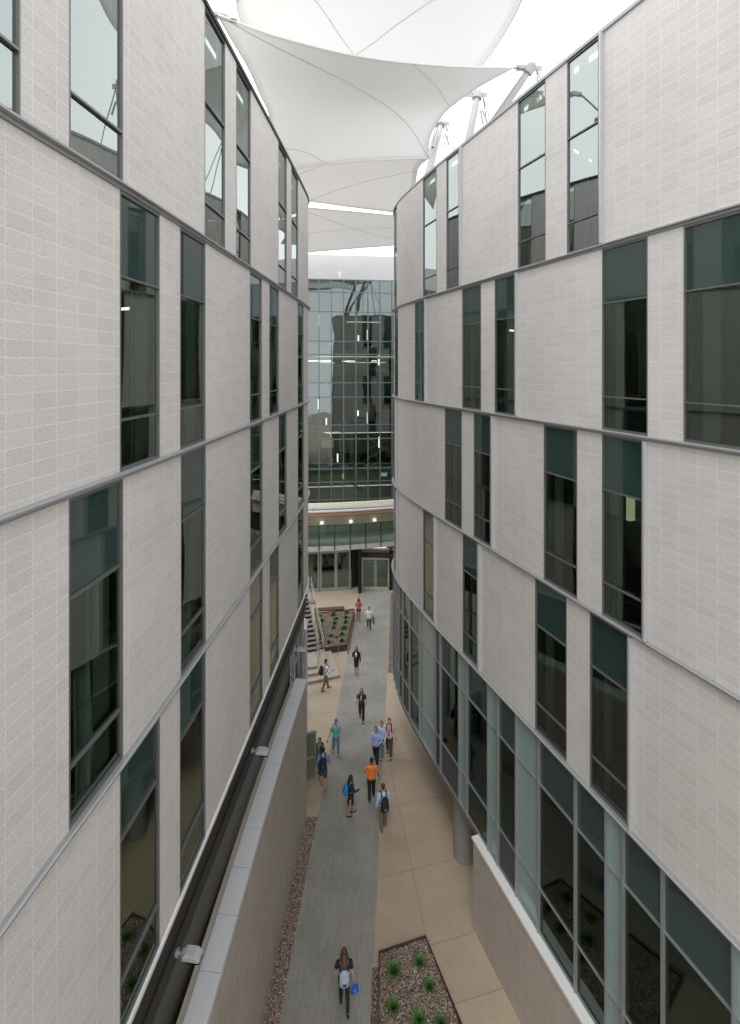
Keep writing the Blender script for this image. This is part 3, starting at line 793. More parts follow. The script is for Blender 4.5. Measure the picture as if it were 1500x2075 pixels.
# paving joints
m = MB()
def jl(a, b, w=.016):
    a, b = Vector(a), Vector(b); d = (b-a).normalized(); n = Vector((-d.y, d.x))*w/2
    m.quad((*(a-n), .004), (*(b-n), .004), (*(b+n), .004), (*(a+n), .004))
jl((2.52, 12), (.55, 27.6)); 
for yy in (15.2, 16.83, 19.38, 22.2, 25.0, 27.8):
    xl = wr.loc(wr.s_of_y(min(yy, 43)))[0]
    xc = .8+(25.6-yy)*.1284
    jl((xl+.02, yy-.26*(xc-xl)), (xc+3.6, yy+.25*3.6))
jl((3.62, 20.2), (2.87, 25.0))
for yy in (24.6, 28.2, 31.0): jl((-4.2, yy-.3), (wl.loc(wl.s_of_y(yy))[0]-.02, yy))
for yy in (36.5, 40.2): jl((-5.5, yy), (wl.loc(wl.s_of_y(yy))[0]-.02, yy))
m.build('paving_joint', M['joint'], kind='structure')

# gravel strips
def gravel_patch(name, pts, z, matk, label_seed, dens, size=(.012, .03), stones=True):
    m = MB(); m.poly_prism(pts, z-.03 if z > .04 else 0.001, z)
    g = m.build(name, M[matk]); g['kind'] = 'stuff'
    if stones:
        rnd = random.Random(label_seed); s = MB()
        xs = [p[0] for p in pts]; ys = [p[1] for p in pts]
        def inside(x, y):
            c = False; j = len(pts)-1
            for i in range(len(pts)):
                if ((pts[i][1] > y) != (pts[j][1] > y)) and (x < (pts[j][0]-pts[i][0])*(y-pts[i][1])/(pts[j][1]-pts[i][1]+1e-12)+pts[i][0]): c = not c
                j = i
            return c
        area = 0
        for i in range(len(pts)): j = (i+1) % len(pts); area += pts[i][0]*pts[j][1]-pts[j][0]*pts[i][1]
        cnt = int(abs(area)/2*dens)
        k = 0
        while k < cnt:
            x, y = rnd.uniform(min(xs), max(xs)), rnd.uniform(min(ys), max(ys))
            if not inside(x, y): continue
            k += 1; r = rnd.uniform(*size); a = rnd.uniform(0, 6.28); mi = rnd.randrange(5)
            q = [(x+r*math.cos(a+t*1.571)*rnd.uniform(.7, 1.2), y+r*math.sin(a+t*1.571)*rnd.uniform(.7, 1.2), z) for t in range(4)]
            n = s.add(q+[(x+rnd.uniform(-.3, .3)*r, y+rnd.uniform(-.3, .3)*r, z+r*rnd.uniform(.5, .9))])
            for t in range(4): s.face((n+t, n+(t+1) % 4, n+4), None, mi)
        st = s.build('pebbles', PEB, smooth=False); st['kind'] = 'stuff'
    return g
PEB = [mat('pebble_a', (.09, .06, .045), .9), mat('pebble_b', (.20, .13, .095), .9), mat('pebble_c', (.31, .22, .165), .9), mat('pebble_d', (.45, .38, .31), .9), mat('pebble_e', (.16, .14, .13), .9)]
strip1 = [tuple(WP.loc(WP.s_of_y(y), .01)) for y in (9, 12, 15, 18, 21.6)] + [(wl.loc(wl.s_of_y(y))[0]-.01, y) for y in (21.62, 19.8, 17, 14.8, 12, 9)]
gravel_patch('gravel_strip', strip1, .02, 'gravel', 3, 900)
strip2 = [(1.12, 31.8), (1.50, 31.8), (1.62, 36), (1.98, 43.0), (1.75, 43.0), (1.38, 36.5)]
gravel_patch('gravel_strip', strip2, .02, 'gravel', 4, 200)
# ------------------------------------------------------------------ planters, agaves, steps
def shrink(pts, d):
    c = Vector((sum(p[0] for p in pts)/len(pts), sum(p[1] for p in pts)/len(pts)))
    return [tuple(Vector(p)+(c-Vector(p)).normalized()*d) for p in pts]
def edge_box(m, pts, z0, z1, t=.03):
    for i in range(len(pts)):
        a, b = Vector(pts[i]), Vector(pts[(i+1) % len(pts)]); d = b-a; L = d.length; c = (a+b)/2
        m.box((c.x, c.y, (z0+z1)/2), (L+t, t, z1-z0+.001*i), math.atan2(d.y, d.x))
NP = [(.29, 16.50), (1.83, 16.95), (2.62, 14.7), (3.35, 12.4), (.10, 12.4), (.25, 15.2)]
PN = empty('planter', (0, 0, 0), 0, 'gravel planter with thin rusty steel edging in the lower right foreground', 'planter')
m = MB(); edge_box(m, NP, 0, .20); m.build('edging', M['corten'], PN)
gravel_patch('gravel_bed', shrink(NP, .05), .15, 'gravel', 11, 900)
gravel_patch('gravel_strip', [(.07, 16.2), (.27, 16.2), (.22, 15.2), (.08, 12.4), (-.22, 12.4), (.01, 14.8)], .02, 'gravel_d', 12, 500)
FP = [(-4.17, 38.6), (-1.21, 39.3), (-1.57, 34.3), (-3.36, 33.8)]
PF = empty('planter', (0, 0, 0), 0, 'raised rusty steel planter between the outdoor stairs and the walkway', 'planter')
m = MB(); edge_box(m, FP, 0, .42, .05); m.build('edging', M['corten'], PF)
gravel_patch('gravel_bed', shrink(FP, .07), .36, 'gravel', 13, 150)
gravel_patch('gravel_strip', [(-1.52, 33.9), (-1.16, 39.3), (-1.10, 39.3), (-1.40, 33.9)], .02, 'gravel_d', 14, 100)
BN = empty('bench', (-3.1, 39.15, 0), R(8), 'long rusty steel bench behind the raised planter', 'bench')
m = MB(); m.box((0, 0, .47), (2.3, .5, .08)); m.build('seat', M['corten'], BN, bevel=.01)
for q in (-1.0, 1.0):
    m = MB(); m.box((q, 0, .215), (.08, .44, .43)); m.build('leg', M['corten'], BN)

def agave_mat(name, a, b):
    m, nt, bs, o = new_mat(name); bs.inputs['Roughness'].default_value = .5
    tc = N(nt, 'ShaderNodeTexCoord'); nz = N(nt, 'ShaderNodeTexNoise', Scale=14., Detail=3.)
    nt.links.new(tc.outputs['Object'], nz.inputs['Vector'])
    mx = N(nt, 'ShaderNodeMix', data_type='RGBA'); mx.inputs[6].default_value = c4(a); mx.inputs[7].default_value = c4(b)
    nt.links.new(nz.outputs['Fac'], mx.inputs[0]); nt.links.new(mx.outputs[2], bs.inputs['Base Color']); return m
AG = [agave_mat('agave_green', (.03, .10, .02), (.12, .25, .06)), agave_mat('agave_dark', (.025, .08, .02), (.08, .17, .05)), agave_mat('agave_dry', (.10, .075, .04), (.17, .12, .07))]
def agave_mesh(seed, k=0, nl=34, r=.24):
    rnd = random.Random(seed); m = MB()
    for i in range(nl):
        a = i*2.399+rnd.uniform(-.2, .2); t = i/nl; el = R(12+70*t+rnd.uniform(-7, 7)); L = r*(1.15-.35*t)*rnd.uniform(.85, 1.15); w = .032*rnd.uniform(.8, 1.2)
        d = Vector((math.cos(a), math.sin(a), 0)); sd = Vector((-d.y, d.x, 0)); prev = None
        for q in range(5):
            f = q/4; e = el+.35*f*(1-t)
            c = d*(L*f*math.cos(el)) + Vector((0, 0, L*f*math.sin(el)*(1-.25*f*(1-t))+.01))
            ww = w*(1-f**1.6)*(.75+.7*min(f*3, 1)) if q else w*.7
            cup = .35*ww
            n = m.add([c-sd*ww+Vector((0, 0, cup)), c, c+sd*ww+Vector((0, 0, cup))])
            if prev is not None:
                m.face((prev, prev+1, n+1, n)); m.face((prev+1, prev+2, n+2, n+1))
            prev = n
    o = m.build('agave', AG[k], smooth=True)
    return o
protos = [agave_mesh(1, 0), agave_mesh(2, 0, 30), agave_mesh(3, 1, 28), agave_mesh(4, 2, 16, .17)]
used = set()
def put_agave(k, u, v, z, sc, label):
    o = protos[k]
    if k in used: o = o.copy(); COL.objects.link(o)
    used.add(k); p = gnd(u, v, z); o.location = (p.x, p.y, z); o.rotation_euler = (0, 0, random.uniform(0, 6.28)); sc *= random.uniform(.82, 1.22); o.scale = (sc, sc, sc*random.uniform(.85, 1.2))
    tag(o, label, 'agave', 'agaves planted in the gravel beds')
near = [(798.6, 1972, 0, 1.12, 'green agave nearest the far left corner of the foreground planter'), (850.4, 1953, 1, 1.1, 'green agave nearest the far right corner of the foreground planter'),
        (870.6, 2003, 0, 1.15, 'large agave along the right edging of the foreground planter'), (797.7, 2045, 1, 1.15, 'agave near the left edging of the foreground planter, second from the far end'),
        (849.8, 2070, 0, 1.2, 'agave in the middle of the foreground planter at the bottom of the picture'), (894, 2078, 2, 1.1, 'agave half cut by the picture bottom beside the right edging')]
for u, v, k, sc, lb in near: put_agave(k, u, v, .16, sc, lb)
o9 = ['first', 'second', 'third', 'fourth', 'fifth', 'sixth', 'seventh']
colA = [(430, 430, 1), (475, 515, 0), (470, 605, 3), (460, 705, 2), (465, 780, 2), (435, 895, 2)]
colB = [(680, 405, 2), (735, 475, 1), (705, 570, 0), (695, 645, 1), (640, 795, 1), (735, 818, 3), (600, 915, 1)]
colC = [(930, 370, 1), (915, 458, 2), (910, 550, 1), (880, 648, 0), (845, 765, 0), (838, 882, 1)]
for nm, c in (('stairs row', colA), ('middle row', colB), ('walkway row', colC)):
    for i, (a, b, k) in enumerate(c):
        put_agave(k, 600+a/9.02, 1200+b/9.02+1.5, .37, 1.15 if k != 3 else 1.0, f'{"dry brown" if k == 3 else "green"} agave in the raised planter, {o9[i]} from the bench in the {nm}')

ST = empty('steps', (0, 0, 0), 0, 'wide concrete platform steps at the foot of the outdoor stairs', 'steps')
m = MB()
m.poly_prism([(-4.9, 30.45), (-3.69, 30.6), (-1.82, 31.3), (-2.62, 34.1), (-4.9, 34.1)], 0, .17)
m.poly_prism([(-4.9, 30.95), (-3.70, 31.08), (-2.60, 31.45), (-3.02, 34.08), (-4.9, 34.08)], .171, .34)
m.poly_prism([(-4.9, 31.42), (-3.70, 31.55), (-3.28, 31.66), (-3.34, 34.06), (-4.9, 34.06)], .341, .50)
m.build('platform', M['step'], ST, bevel=.01)
SR = empty('outdoor_stairs', (0, 0, 0), 0, 'straight concrete flight with risers blackened as shadow climbing beside the raised planter', 'stairs')
d = Vector((-.30, .95)).normalized(); nrm = Vector((d.y, -d.x)); base = Vector((-3.40, 33.35))
tr = MB(); ri = MB()
for i in range(13):
    a = base+d*(.30*i); z = .50+.165*(i+1)
    c = a+d*.15-nrm*.95
    tr.box((c.x, c.y, z-.02), (1.9, .31, .04), math.atan2(nrm.y, nrm.x))
    c2 = a+d*.02-nrm*.95; ri.box((c2.x, c2.y, z-.105), (1.88, .02, .125), math.atan2(nrm.y, nrm.x))
tr.build('tread', M['stairtread'], SR); ri.build('riser', M['black'], SR)  # risers black: the shadow on them is put into the colour
for side, off in ((0, .0), (1, .32)):
    m = MB()
    for hh, oo in ((.9, 0), (.45, 0)):
        p0 = base+nrm*(off+.02)-d*.25; p1 = base+nrm*(off+.02)+d*4.1
        m.tube([(p0.x, p0.y, .5+hh), (p1.x, p1.y, .5+hh+.165*13.6)], .022, 8)
    for t in (0, 1.3, 2.6, 3.9):
        p = base+nrm*(off+.02)+d*(t-.2); z = .5+t*.55
        m.tube([(p.x, p.y, .45), (p.x, p.y, z+.9)], .02, 8)
    m.build('handrail', M['steel'], SR)
HR = empty('handrail', (0, 0, 0), 0, 'short bent handrail post at the near corner of the raised planter', 'handrail')
p = gnd(685, 1330); q = gnd(645, 1336)
m = MB(); m.tube([(p.x, p.y, 0), (p.x+.05, p.y+.1, .95), (p.x+.05, p.y+.45, 1.0)], .022, 8); m.build('rail', M['steel'], HR)
HR2 = empty('handrail', (0, 0, 0), 0, 'short handrail post at the foot of the stairs on the platform', 'handrail')
m = MB(); m.tube([(-3.42, 32.6, .5), (-3.40, 32.75, 1.4), (-3.05, 32.9, 1.42)], .022, 8); m.build('rail', M['steel'], HR2)

# ------------------------------------------------------------------ tensile sails and masts
def resample(pts, n):
    # pts list of Vector ; smooth catmull then arc-length resample
    P = [pts[0]*2-pts[1]]+pts+[pts[-1]*2-pts[-2]]; o = []
    for i in range(1, len(P)-2):
        for k in range(16):
            t = k/16; a, b, c, e = P[i-1], P[i], P[i+1], P[i+2]
            o.append(.5*((2*b)+(c-a)*t+(2*a-5*b+4*c-e)*t*t+(3*b-a-3*c+e)*t**3))
    o.append(pts[-1]); L = [0]
    for a, b in zip(o, o[1:]): L.append(L[-1]+(b-a).length)
    r = []; j = 0
    for i in range(n+1):
        x = L[-1]*i/n
        while j < len(L)-2 and L[j+1] < x: j += 1
        f = (x-L[j])/max(1e-9, L[j+1]-L[j]); r.append(o[j].lerp(o[j+1], f))
    return r
def epts(lst, y0, y1):
    L = [0]
    for a, b in zip(lst, lst[1:]): L.append(L[-1]+math.hypot(a[0]-b[0], a[1]-b[1]))
    return [at(u, v, y0+(y1-y0)*l/L[-1]) for (u, v), l in zip(lst, L)]
def sail(top, right, bottom, left, ys, label, seams=(), sag=.0, n=36):
    """four edges as polylines going round: top A-B, right B-C, bottom C-D, left D-A; ys = depth at A,B,C,D"""
    r = empty('shade_sail', (0, 0, 0), 0, label, 'shade sail', 'white tensile sails over the walk')
    T = resample(epts(top, ys[0], ys[1]), n); Rr = resample(epts(right, ys[1], ys[2]), n)
    B = resample(epts(bottom, ys[2], ys[3]), n)[::-1]; Lf = resample(epts(left, ys[3], ys[0]), n)[::-1]
    G = [[None]*(n+1) for _ in range(n+1)]
    for i in range(n+1):
        for j in range(n+1):
            a, b = i/n, j/n     # a across, b down
            p = T[i]*(1-b)+B[i]*b+Lf[j]*(1-a)+Rr[j]*a-(T[0]*(1-a)*(1-b)+T[n]*a*(1-b)+B[0]*(1-a)*b+B[n]*a*b)
            p.z += sag*math.sin(math.pi*a)*math.sin(math.pi*b)
            G[i][j] = p
    m = MB(); idx = [[0]*(n+1) for _ in range(n+1)]
    for i in range(n+1):
        for j in range(n+1): idx[i][j] = m.add([G[i][j]])
    for i in range(n):
        for j in range(n): m.face((idx[i][j], idx[i+1][j], idx[i+1][j+1], idx[i][j+1]), None, 1 if (i in (0, n-1) or j in (0, n-1)) else 0)
    fb = m.build('fabric', [M['sail'], M['hem']], r, smooth=True)
    from mathutils.bvhtree import BVHTree
    bv = BVHTree.FromPolygons([Vector(v) for v in m.v], m.f)
    m = MB()
    for ring in ([G[i][0] for i in range(n+1)], [G[n][j] for j in range(n+1)], [G[i][n] for i in range(n+1)], [G[0][j] for j in range(n+1)]):
        m.tube([p-Vector((0, 0, .0)) for p in ring], (.11, .035) if False else .04, 6)
    m.build('edge_cable', M['sailedge'], r, smooth=True)
    sm = MB()
    for (a0, b0, a1, b1) in seams:
        pts = []
        for k in range(25):
            p = G[round(a0*n)][round(b0*n)].lerp(G[round(a1*n)][round(b1*n)], k/24)
            hit = bv.ray_cast(Vector((p.x, p.y, 0)), Vector((0, 0, 1)))[0]
            if hit is not None: pts.append(hit-Vector((0, 0, .012)))
        if len(pts) > 3: sm.tube(pts, .02, 5)
    if seams: sm.build('seam', M['seam'], r, smooth=True)
    return r, G
s2, G2 = sail([(441, 29), (567, 75), (733, 115), (900, 133), (1040, 137)], [(1040, 137), (979, 170), (939, 197), (903, 226), (879, 259), (869, 290), (869, 321)],
     [(869, 321), (800, 323), (717, 328), (603, 342), (515, 385)], [(515, 385), (545, 310), (546, 235), (527, 190), (505, 140), (470, 80), (441, 29)], (19, 24, 29.6, 31),
     'middle white sail crossing the gap, pinned to the masthead on the right roof', [(0, 0, 1, 1), (.62, 0, 1, .55), (0, .72, .45, 1)])
s1, G1 = sail([(470, -330), (800, -300), (1140, -330)], [(1140, -330), (1088, -110), (1058, 0), (1015, 80), (977, 132), (930, 185)], [(930, 185), (730, 150), (520, 100)],
     [(520, 100), (484, 30), (478, -60), (470, -330)], (15, 15, 27, 27), 'largest white sail at the top of the picture, behind the middle sail', [(0, .35, .55, 1), (.42, 0, 0, .78), (.95, .35, .40, 1)])
s3, G3 = sail([(500, 318), (700, 316), (866, 322)], [(866, 322), (848, 340), (841, 375), (836, 405), (830, 440)], [(830, 440), (797, 430), (710, 419), (625, 408), (530, 402)],
     [(530, 402), (545, 360), (500, 318)], (33, 31, 40, 40), 'white sail just beyond the middle sail, over the rounded building corners', [(0, .9, .62, 0), (.3, 1, 1, .25)])
s4, G4 = sail([(530, 412), (625, 420), (797, 436), (880, 446)], [(880, 446), (850, 470), (880, 489)], [(880, 489), (797, 497), (720, 503), (625, 511), (530, 521)],
     [(530, 521), (560, 470), (530, 412)], (42, 42, 52, 52), 'farthest white sail, low above the concrete parapet', [(0, .6, 1, .3), (.2, 0, .9, 1)])
def mast(top, base, rad, label, cabs, plate):
    r = empty('mast', tuple(base), 0, label, 'mast', 'white masts on the right roof'); b = Vector(base); t = Vector(top)-b
    m = MB(); m.tube([(0, 0, 0), t*.5, t*.92, t], [rad, rad, rad*.9, rad*.65], 20); m.build('pole', M['mast'], r, smooth=True)
    m = MB(); dn = t.normalized(); m.tube([t*1.0-dn*.25, t+dn*.12], rad*1.25, 16); m.ell(t+dn*.15, (rad*.9,)*3, 12, 8)
    m.box(t+Vector((-.35, 0, .02)), (.7, .04, .28)); m.box(t+Vector((.3, .0, .0)), (.5, .04, .24)); m.box(t+Vector((0, .25, -.05)), (.04, .6, .2)); m.build('head', M['mast'], r)
    for c in cabs:
        m = MB(); q = Vector(c)-b; m.tube([t+Vector((.3, 0, -.05)), q], .035, 6); m.tube([t.lerp(q, .12), t.lerp(q, .22)], .055, 8); m.build('stay_cable', M['cable'], r)
    for c in plate:
        m = MB(); q = Vector(c)-b; m.tube([t+Vector((-.3, 0, 0)), q], .05, 8); mid = (t+q)/2; m.tube([mid-(q-t)*.2, mid+(q-t)*.2], .075, 8); m.build('shackle', M['cable'], r)
    return r
mt = at(1075, 138, 24.3)
mast(mt, (3.15, 26, 26.8), .20, 'nearest white mast, leaning out to the corner of the middle sail', [(10.5, 24.5, 26.9), (9.5, 27.5, 26.9)], [G2[36][0]])
mt2 = at(968, 192, 29)
mast(mt2, (4.5, 28, 26.8), .22, 'second white mast, rising between the nearest mast and the thinner far one', [(8, 27.5, 26.9), (7.5, 29, 26.9)], [])
mt3 = at(894, 250, 33)
mast(mt3, (2.55, 28.6, 26.8), .23, 'third white mast, beside the lower right curve of the middle sail', [(6.3, 29.2, 26.9), (5.2, 29.3, 26.9)], [G2[36][36], G3[36][0]])
# plates and shackle at the left corner of the middle sail
m = MB(); c = G2[0][0]; m.box(c+Vector((.1, .1, 0)), (.5, .05, .22), .4); m.box(c+Vector((.5, .3, -.02)), (.25, .25, .04), .4); m.build('corner_plate', M['steel'], s2)
m = MB(); m.tube([c, c+Vector((-1.8, -.3, -.6))], .04, 8); m.build('corner_link', M['cable'], s2)
mast(tuple(c+Vector((-1.9, -.35, -.6))), (-5.9, 17.2, 26.6), .16, 'white mast on the left roof holding the tip of the middle sail', [], [])
# ------------------------------------------------------------------ people
def cm(name, c, var=.12, rough=.8, scale=9.0): return mat(name, c, rough, 0, var, scale)
SK = {'light': cm('skin_light', (.50, .29, .20), .06, .5), 'tan': cm('skin_tan', (.40, .22, .14), .06, .5), 'brown': cm('skin_brown', (.24, .12, .07), .06, .5)}
HC = {'black': cm('hair_black', (.012, .009, .008), .4, .45, 40), 'brown': cm('hair_brown', (.06, .028, .015), .45, .45, 40), 'auburn': cm('hair_auburn', (.10, .04, .02), .5, .45, 40)}
EYE = mat('eye', (.02, .015, .012), .2); LIP = mat('lips', (.30, .08, .07), .5)
def remesh(mb, name, m, parent, vox, smooth_it=3):
    o = mb.build(name, m, None)
    md = o.modifiers.new('r', 'REMESH'); md.mode = 'VOXEL'; md.voxel_size = vox; md.use_smooth_shade = True
    sm = o.modifiers.new('s', 'SMOOTH'); sm.iterations = smooth_it; sm.factor = .5
    dg = bpy.context.evaluated_depsgraph_get(); me = bpy.data.meshes.new_from_object(o.evaluated_get(dg))
    old = o.data; o.modifiers.clear(); o.data = me; bpy.data.meshes.remove(old)
    me.name = name; me.materials.clear(); me.materials.append(m)
    o.parent = parent; return o
def rotx(v, a):   # swing in the forward plane: positive a moves a hanging limb forward
    c, s = math.cos(a), math.sin(a); return Vector((v.x, v.y*c-v.z*s, v.y*s+v.z*c))

def person(name_label, pos, face, h=1.72, skin='light', hair=('black', 'short'), stride=(0, 0), knees=(0, 0), arms=((0, 8, 10, 0), (0, 8, 10, 0)),
           top=None, sleeves='long', bottom=None, bkind='trousers', shoes=None, jacket=None, tie=None, lean=0, turn=0, wide=1.0, headpitch=0, group=None):
    k = h/1.75; r = empty('person', (pos[0], pos[1], pos[2] if len(pos) > 2 else 0), R(face), name_label, 'person')
    V = Vector
    # legs
    hipz = .93; legs = []
    for sd, st, kn in ((-1, stride[0], knees[0]), (1, stride[1], knees[1])):
        hip = V((sd*.09, 0, 0)); a = R(st)
        knee = hip+rotx(V((sd*.005, 0, -.44)), a); ank = knee+rotx(V((0, 0, -.42)), a-R(kn)); legs.append([hip, knee, ank, a-R(kn)*.6])
    low = min(l[2].z for l in legs); dz = .075-low
    for l in legs:
        for i in range(3): l[i] = l[i]+V((0, 0, dz))
    hz = dz
    Ln = Matrix.Rotation(R(-lean), 3, 'X')
    def up(x, y, z): return Ln @ V((x, y, z)) + V((0, 0, hz))
    hd = up(0, .02, .70)
    W = wide
    torso = [(.0, -.06, .125*W, .095), (.0, .03, .165*W, .11), (0, .13, .148*W, .10), (0, .24, .135*W, .098), (0, .36, .160*W, .112), (0, .46, .178*W, .108), (0, .52, .15*W, .085), (0, .555, .07, .06)]
    body = MB(); body.tube([up(0, y, z) for y, z, a, b in torso], [(a, b) for y, z, a, b in torso], 20)
    body.tube([up(0, -.01, .53), up(0, .01, .60), up(0, .02, .66)], [.058, .05, .052], 12)
    # head, with jaw, nose, ears
    HR = Matrix.Rotation(R(turn), 3, 'Z') @ Matrix.Rotation(R(-headpitch), 3, 'X')
    def hp(x, y, z): return hd + HR @ V((x, y, z))
    body.ell(hp(0, 0, .045), (.073, .092, .095), 16, 12, 0, HR); body.ell(hp(0, .018, -.03), (.055, .068, .07), 14, 10, 0, HR); body.ell(hp(0, .055, -.07), (.028, .025, .022), 10, 6)
    body.tube([hp(0, .082, .04), hp(0, .103, .002), hp(0, .085, -.012)], [.008, .015, .010], 8)
    for q in (-1, 1): body.ell(hp(q*.074, -.005, .01), (.012, .02, .032), 8, 6, 0, HR)
    for l in legs:
        body.tube([l[0]+V((0, 0, .02)), l[0].lerp(l[1], .45), l[1], l[1].lerp(l[2], .35), l[2]], [.088, .074, .053, .056, .036], 14)
        ft = rotx(V((0, .14, 0)), min(.5, max(-.6, l[3]*.5)))
        body.tube([l[2]+V((0, -.05, -.035)), l[2]+V((0, .03, -.03)), l[2]+ft+V((0, 0, -.045))], [.035, .04, .028], 10)
    # arms: (swing fwd, out, elbow, inward) degrees
    hands = []; armp = []
    for sd, (sw, out, el, inn) in ((-1, arms[0]), (1, arms[1])):
        sh = up(sd*.185*W, 0, .475)
        u = rotx(V((sd*math.sin(R(out)), 0, -math.cos(R(out)))), R(sw)); elb = sh+u*.29
        f = rotx(u, R(el)); f = (Matrix.Rotation(R(sd*inn), 3, 'Z') @ f); wr_ = elb+f*.255
        armp.append((sh, elb, wr_)); f.normalize()
        body.tube([sh, sh.lerp(elb, .3), elb, elb.lerp(wr_, .3), wr_], [.052, .046, .036, .037, .025], 12)
        side = V((sd, 0, 0)); side = (side-f*side.dot(f)).normalized(); nb = f.cross(side)    # palm spans fore-aft, curls inward
        pal = wr_+f*.09
        body.tube([wr_, wr_+f*.04, pal], [(.022, .026), (.018, .038), (.015, .040)] if abs(f.z) > .7 else [(.026, .022), (.036, .018), (.038, .015)], 10)
        wd = nb if abs(f.z) > .7 else side
        cr = -side
        for q, L in ((-1.5, .062), (-.5, .075), (.5, .08), (1.5, .070)):
            b0 = pal+wd*(q*.019); body.tube([b0-f*.015, b0+f*L*.5+cr*.008, b0+f*L*.85+cr*.03], [.0095, .009, .0075], 6)
        tb = wr_+f*.03+wd*.032*(1 if wd.y >= 0 else -1); body.tube([tb-f*.01, tb+f*.035+wd*.02*(1 if wd.y >= 0 else -1)+cr*.012, tb+f*.065+cr*.02+wd*.018*(1 if wd.y >= 0 else -1)], [.012, .0105, .009], 6)
        hands.append(pal+f*.04)
    def sc(mb): mb.v = [tuple(V(p)*k) for p in mb.v]; return mb
    remesh(sc(body), 'body', SK[skin], r, .0095, 2)
    # clothes
    t = MB(); e = .016 if not jacket else .026
    z_end = .0 if bkind != 'tunic' else -.1
    tt = [(y, z, a+e, b+e) for y, z, a, b in torso if z > -.05][:-1]
    tt = [(0, -.04, .158*W+e, .115+e)]+tt+[(0, .548, .085, .07)]
    t.tube([up(0, y, z) for y, z, a, b in tt], [(a, b) for y, z, a, b in tt], 20)
    for sh, elb, wr_ in armp:
        if sleeves == 'long': t.tube([sh, sh.lerp(elb, .4), elb, elb.lerp(wr_, .5), elb.lerp(wr_, .95)], [.066, .060, .052, .046, .040], 12)
        elif sleeves == 'rolled': t.tube([sh, sh.lerp(elb, .4), elb, elb.lerp(wr_, .35)], [.066, .062, .056, .054], 12)
        elif sleeves == 'short': t.tube([sh, sh.lerp(elb, .35), sh.lerp(elb, .7)], [.066, .064, .066], 12)
    remesh(sc(t), 'shirt' if not jacket else 'jacket', top, r, .012, 3)
    b = MB()
    if bkind in ('trousers', 'shorts', 'jeans'):
        b.tube([up(0, 0, .04), up(0, 0, -.0), up(0, 0, -.10)], [(.168*W, .125), (.176*W, .13), (.15*W, .12)], 18)
        for l in legs:
            if bkind == 'shorts': b.tube([l[0], l[0].lerp(l[1], .5), l[0].lerp(l[1], 1.0)], [.102, .098, .095], 14)
            else: b.tube([l[0], l[0].lerp(l[1], .5), l[1], l[1].lerp(l[2], .5), l[1].lerp(l[2], .97)], ([.103, .092, .076, .070, .066] if bkind == 'trousers' else [.100, .085, .064, .058, .048]), 14)
    elif bkind == 'minishorts':
        b.tube([up(0, 0, .04), up(0, 0, -.0), up(0, 0, -.10)], [(.165*W, .12), (.17*W, .125), (.14*W, .115)], 18)
        for l in legs: b.tube([l[0], l[0].lerp(l[1], .42)], [.102, .098], 14)
    elif bkind == 'skirt':
        kz_ = min(legs[0][1].z, legs[1][1].z); my = (legs[0][1].y+legs[1][1].y)/2
        b.tube([up(0, 0, .06), up(0, 0, -.05), V((0, my*.5, (hz+kz_)/2)), V((0, my, kz_+.02))], [(.150, .115), (.182, .135), (.165, .13), (.148, .12+abs(legs[0][1].y-legs[1][1].y)*.4)], 20)
    remesh(sc(b), 'skirt' if bkind == 'skirt' else ('shorts' if 'shorts' in bkind else 'trousers'), bottom, r, .012, 3)
    for l in legs:
        s_ = MB(); ft = rotx(V((0, .15, 0)), min(.5, max(-.6, l[3]*.5)))
        s_.tube([l[2]+V((0, -.075, -.03)), l[2]+V((0, -.03, -.028)), l[2]+V((0, .05, -.04)), l[2]+ft+V((0, .0, -.05)), l[2]+ft+V((0, .04, -.055))], [(.030, .03), (.042, .045), (.043, .034), (.042, .026), (.025, .018)], 12)
        sc(s_).build('shoe', shoes, r, smooth=True)
    # hair
    hm = HC[hair[0]]; H = MB()
    H.ell(hp(0, -.018, .062), (.083, .094, .092), 18, 12, 0, HR)
    H.ell(hp(0, -.05, .01), (.072, .055, .075), 14, 10, 0, HR)
    if hair[1] == 'long':
        H.tube([hp(0, -.05, .03), hp(0, -.085, -.08), up(0, -.12, .50), up(0, -.125, .38)], [(.085, .05), (.095, .055), (.11, .045), (.055, .025)], 14)
        for q in (-1, 1): H.tube([hp(q*.07, .0, .06), hp(q*.088, .005, -.04), up(q*.085, .05, .53), up(q*.085, .085, .42)], [(.02, .035), (.026, .04), (.032, .03), (.016, .016)], 10)
    elif hair[1] == 'verylong':
        H.tube([hp(0, -.05, .04), hp(0, -.095, -.06), up(0, -.15, .50), up(0, -.19, .36), up(0, -.20, .22)], [(.088, .055), (.105, .06), (.125, .05), (.11, .04), (.05, .02)], 14)
        for q in (-1, 1): H.tube([hp(q*.07, .0, .06), hp(q*.09, -.01, -.04), up(q*.10, -.04, .53), up(q*.10, -.10, .42)], [(.02, .035), (.026, .04), (.034, .04), (.02, .02)], 10)
    elif hair[1] == 'bun': H.ell(hp(0, -.11, .08), (.04, .04, .04), 10, 8)
    elif hair[1] == 'tail': H.tube([hp(0, -.10, .06), hp(0, -.15, -.02), hp(0, -.14, -.16)], [.03, .032, .012], 10)
    # clear the face
    hh = MB(); hh.v = H.v; hh.f = H.f; hh.uv = H.uv; hh.mi = H.mi
    remesh(sc(hh), 'hair', hm, r, .011, 2)
    f_ = MB()
    for q in (-1, 1): f_.ell(hp(q*.03, .083, .03), (.012, .007, .007), 8, 6, 0, HR)
    sc(f_).build('eye', EYE, r)
    f_ = MB(); f_.ell(hp(0, .083, -.045), (.022, .007, .006), 8, 6, 0, HR); sc(f_).build('mouth', LIP, r)
    f_ = MB()
    for q in (-1, 1): f_.tube([hp(q*.014, .088, .052), hp(q*.045, .075, .054)], .0045, 5)
    sc(f_).build('eyebrow', hm, r)
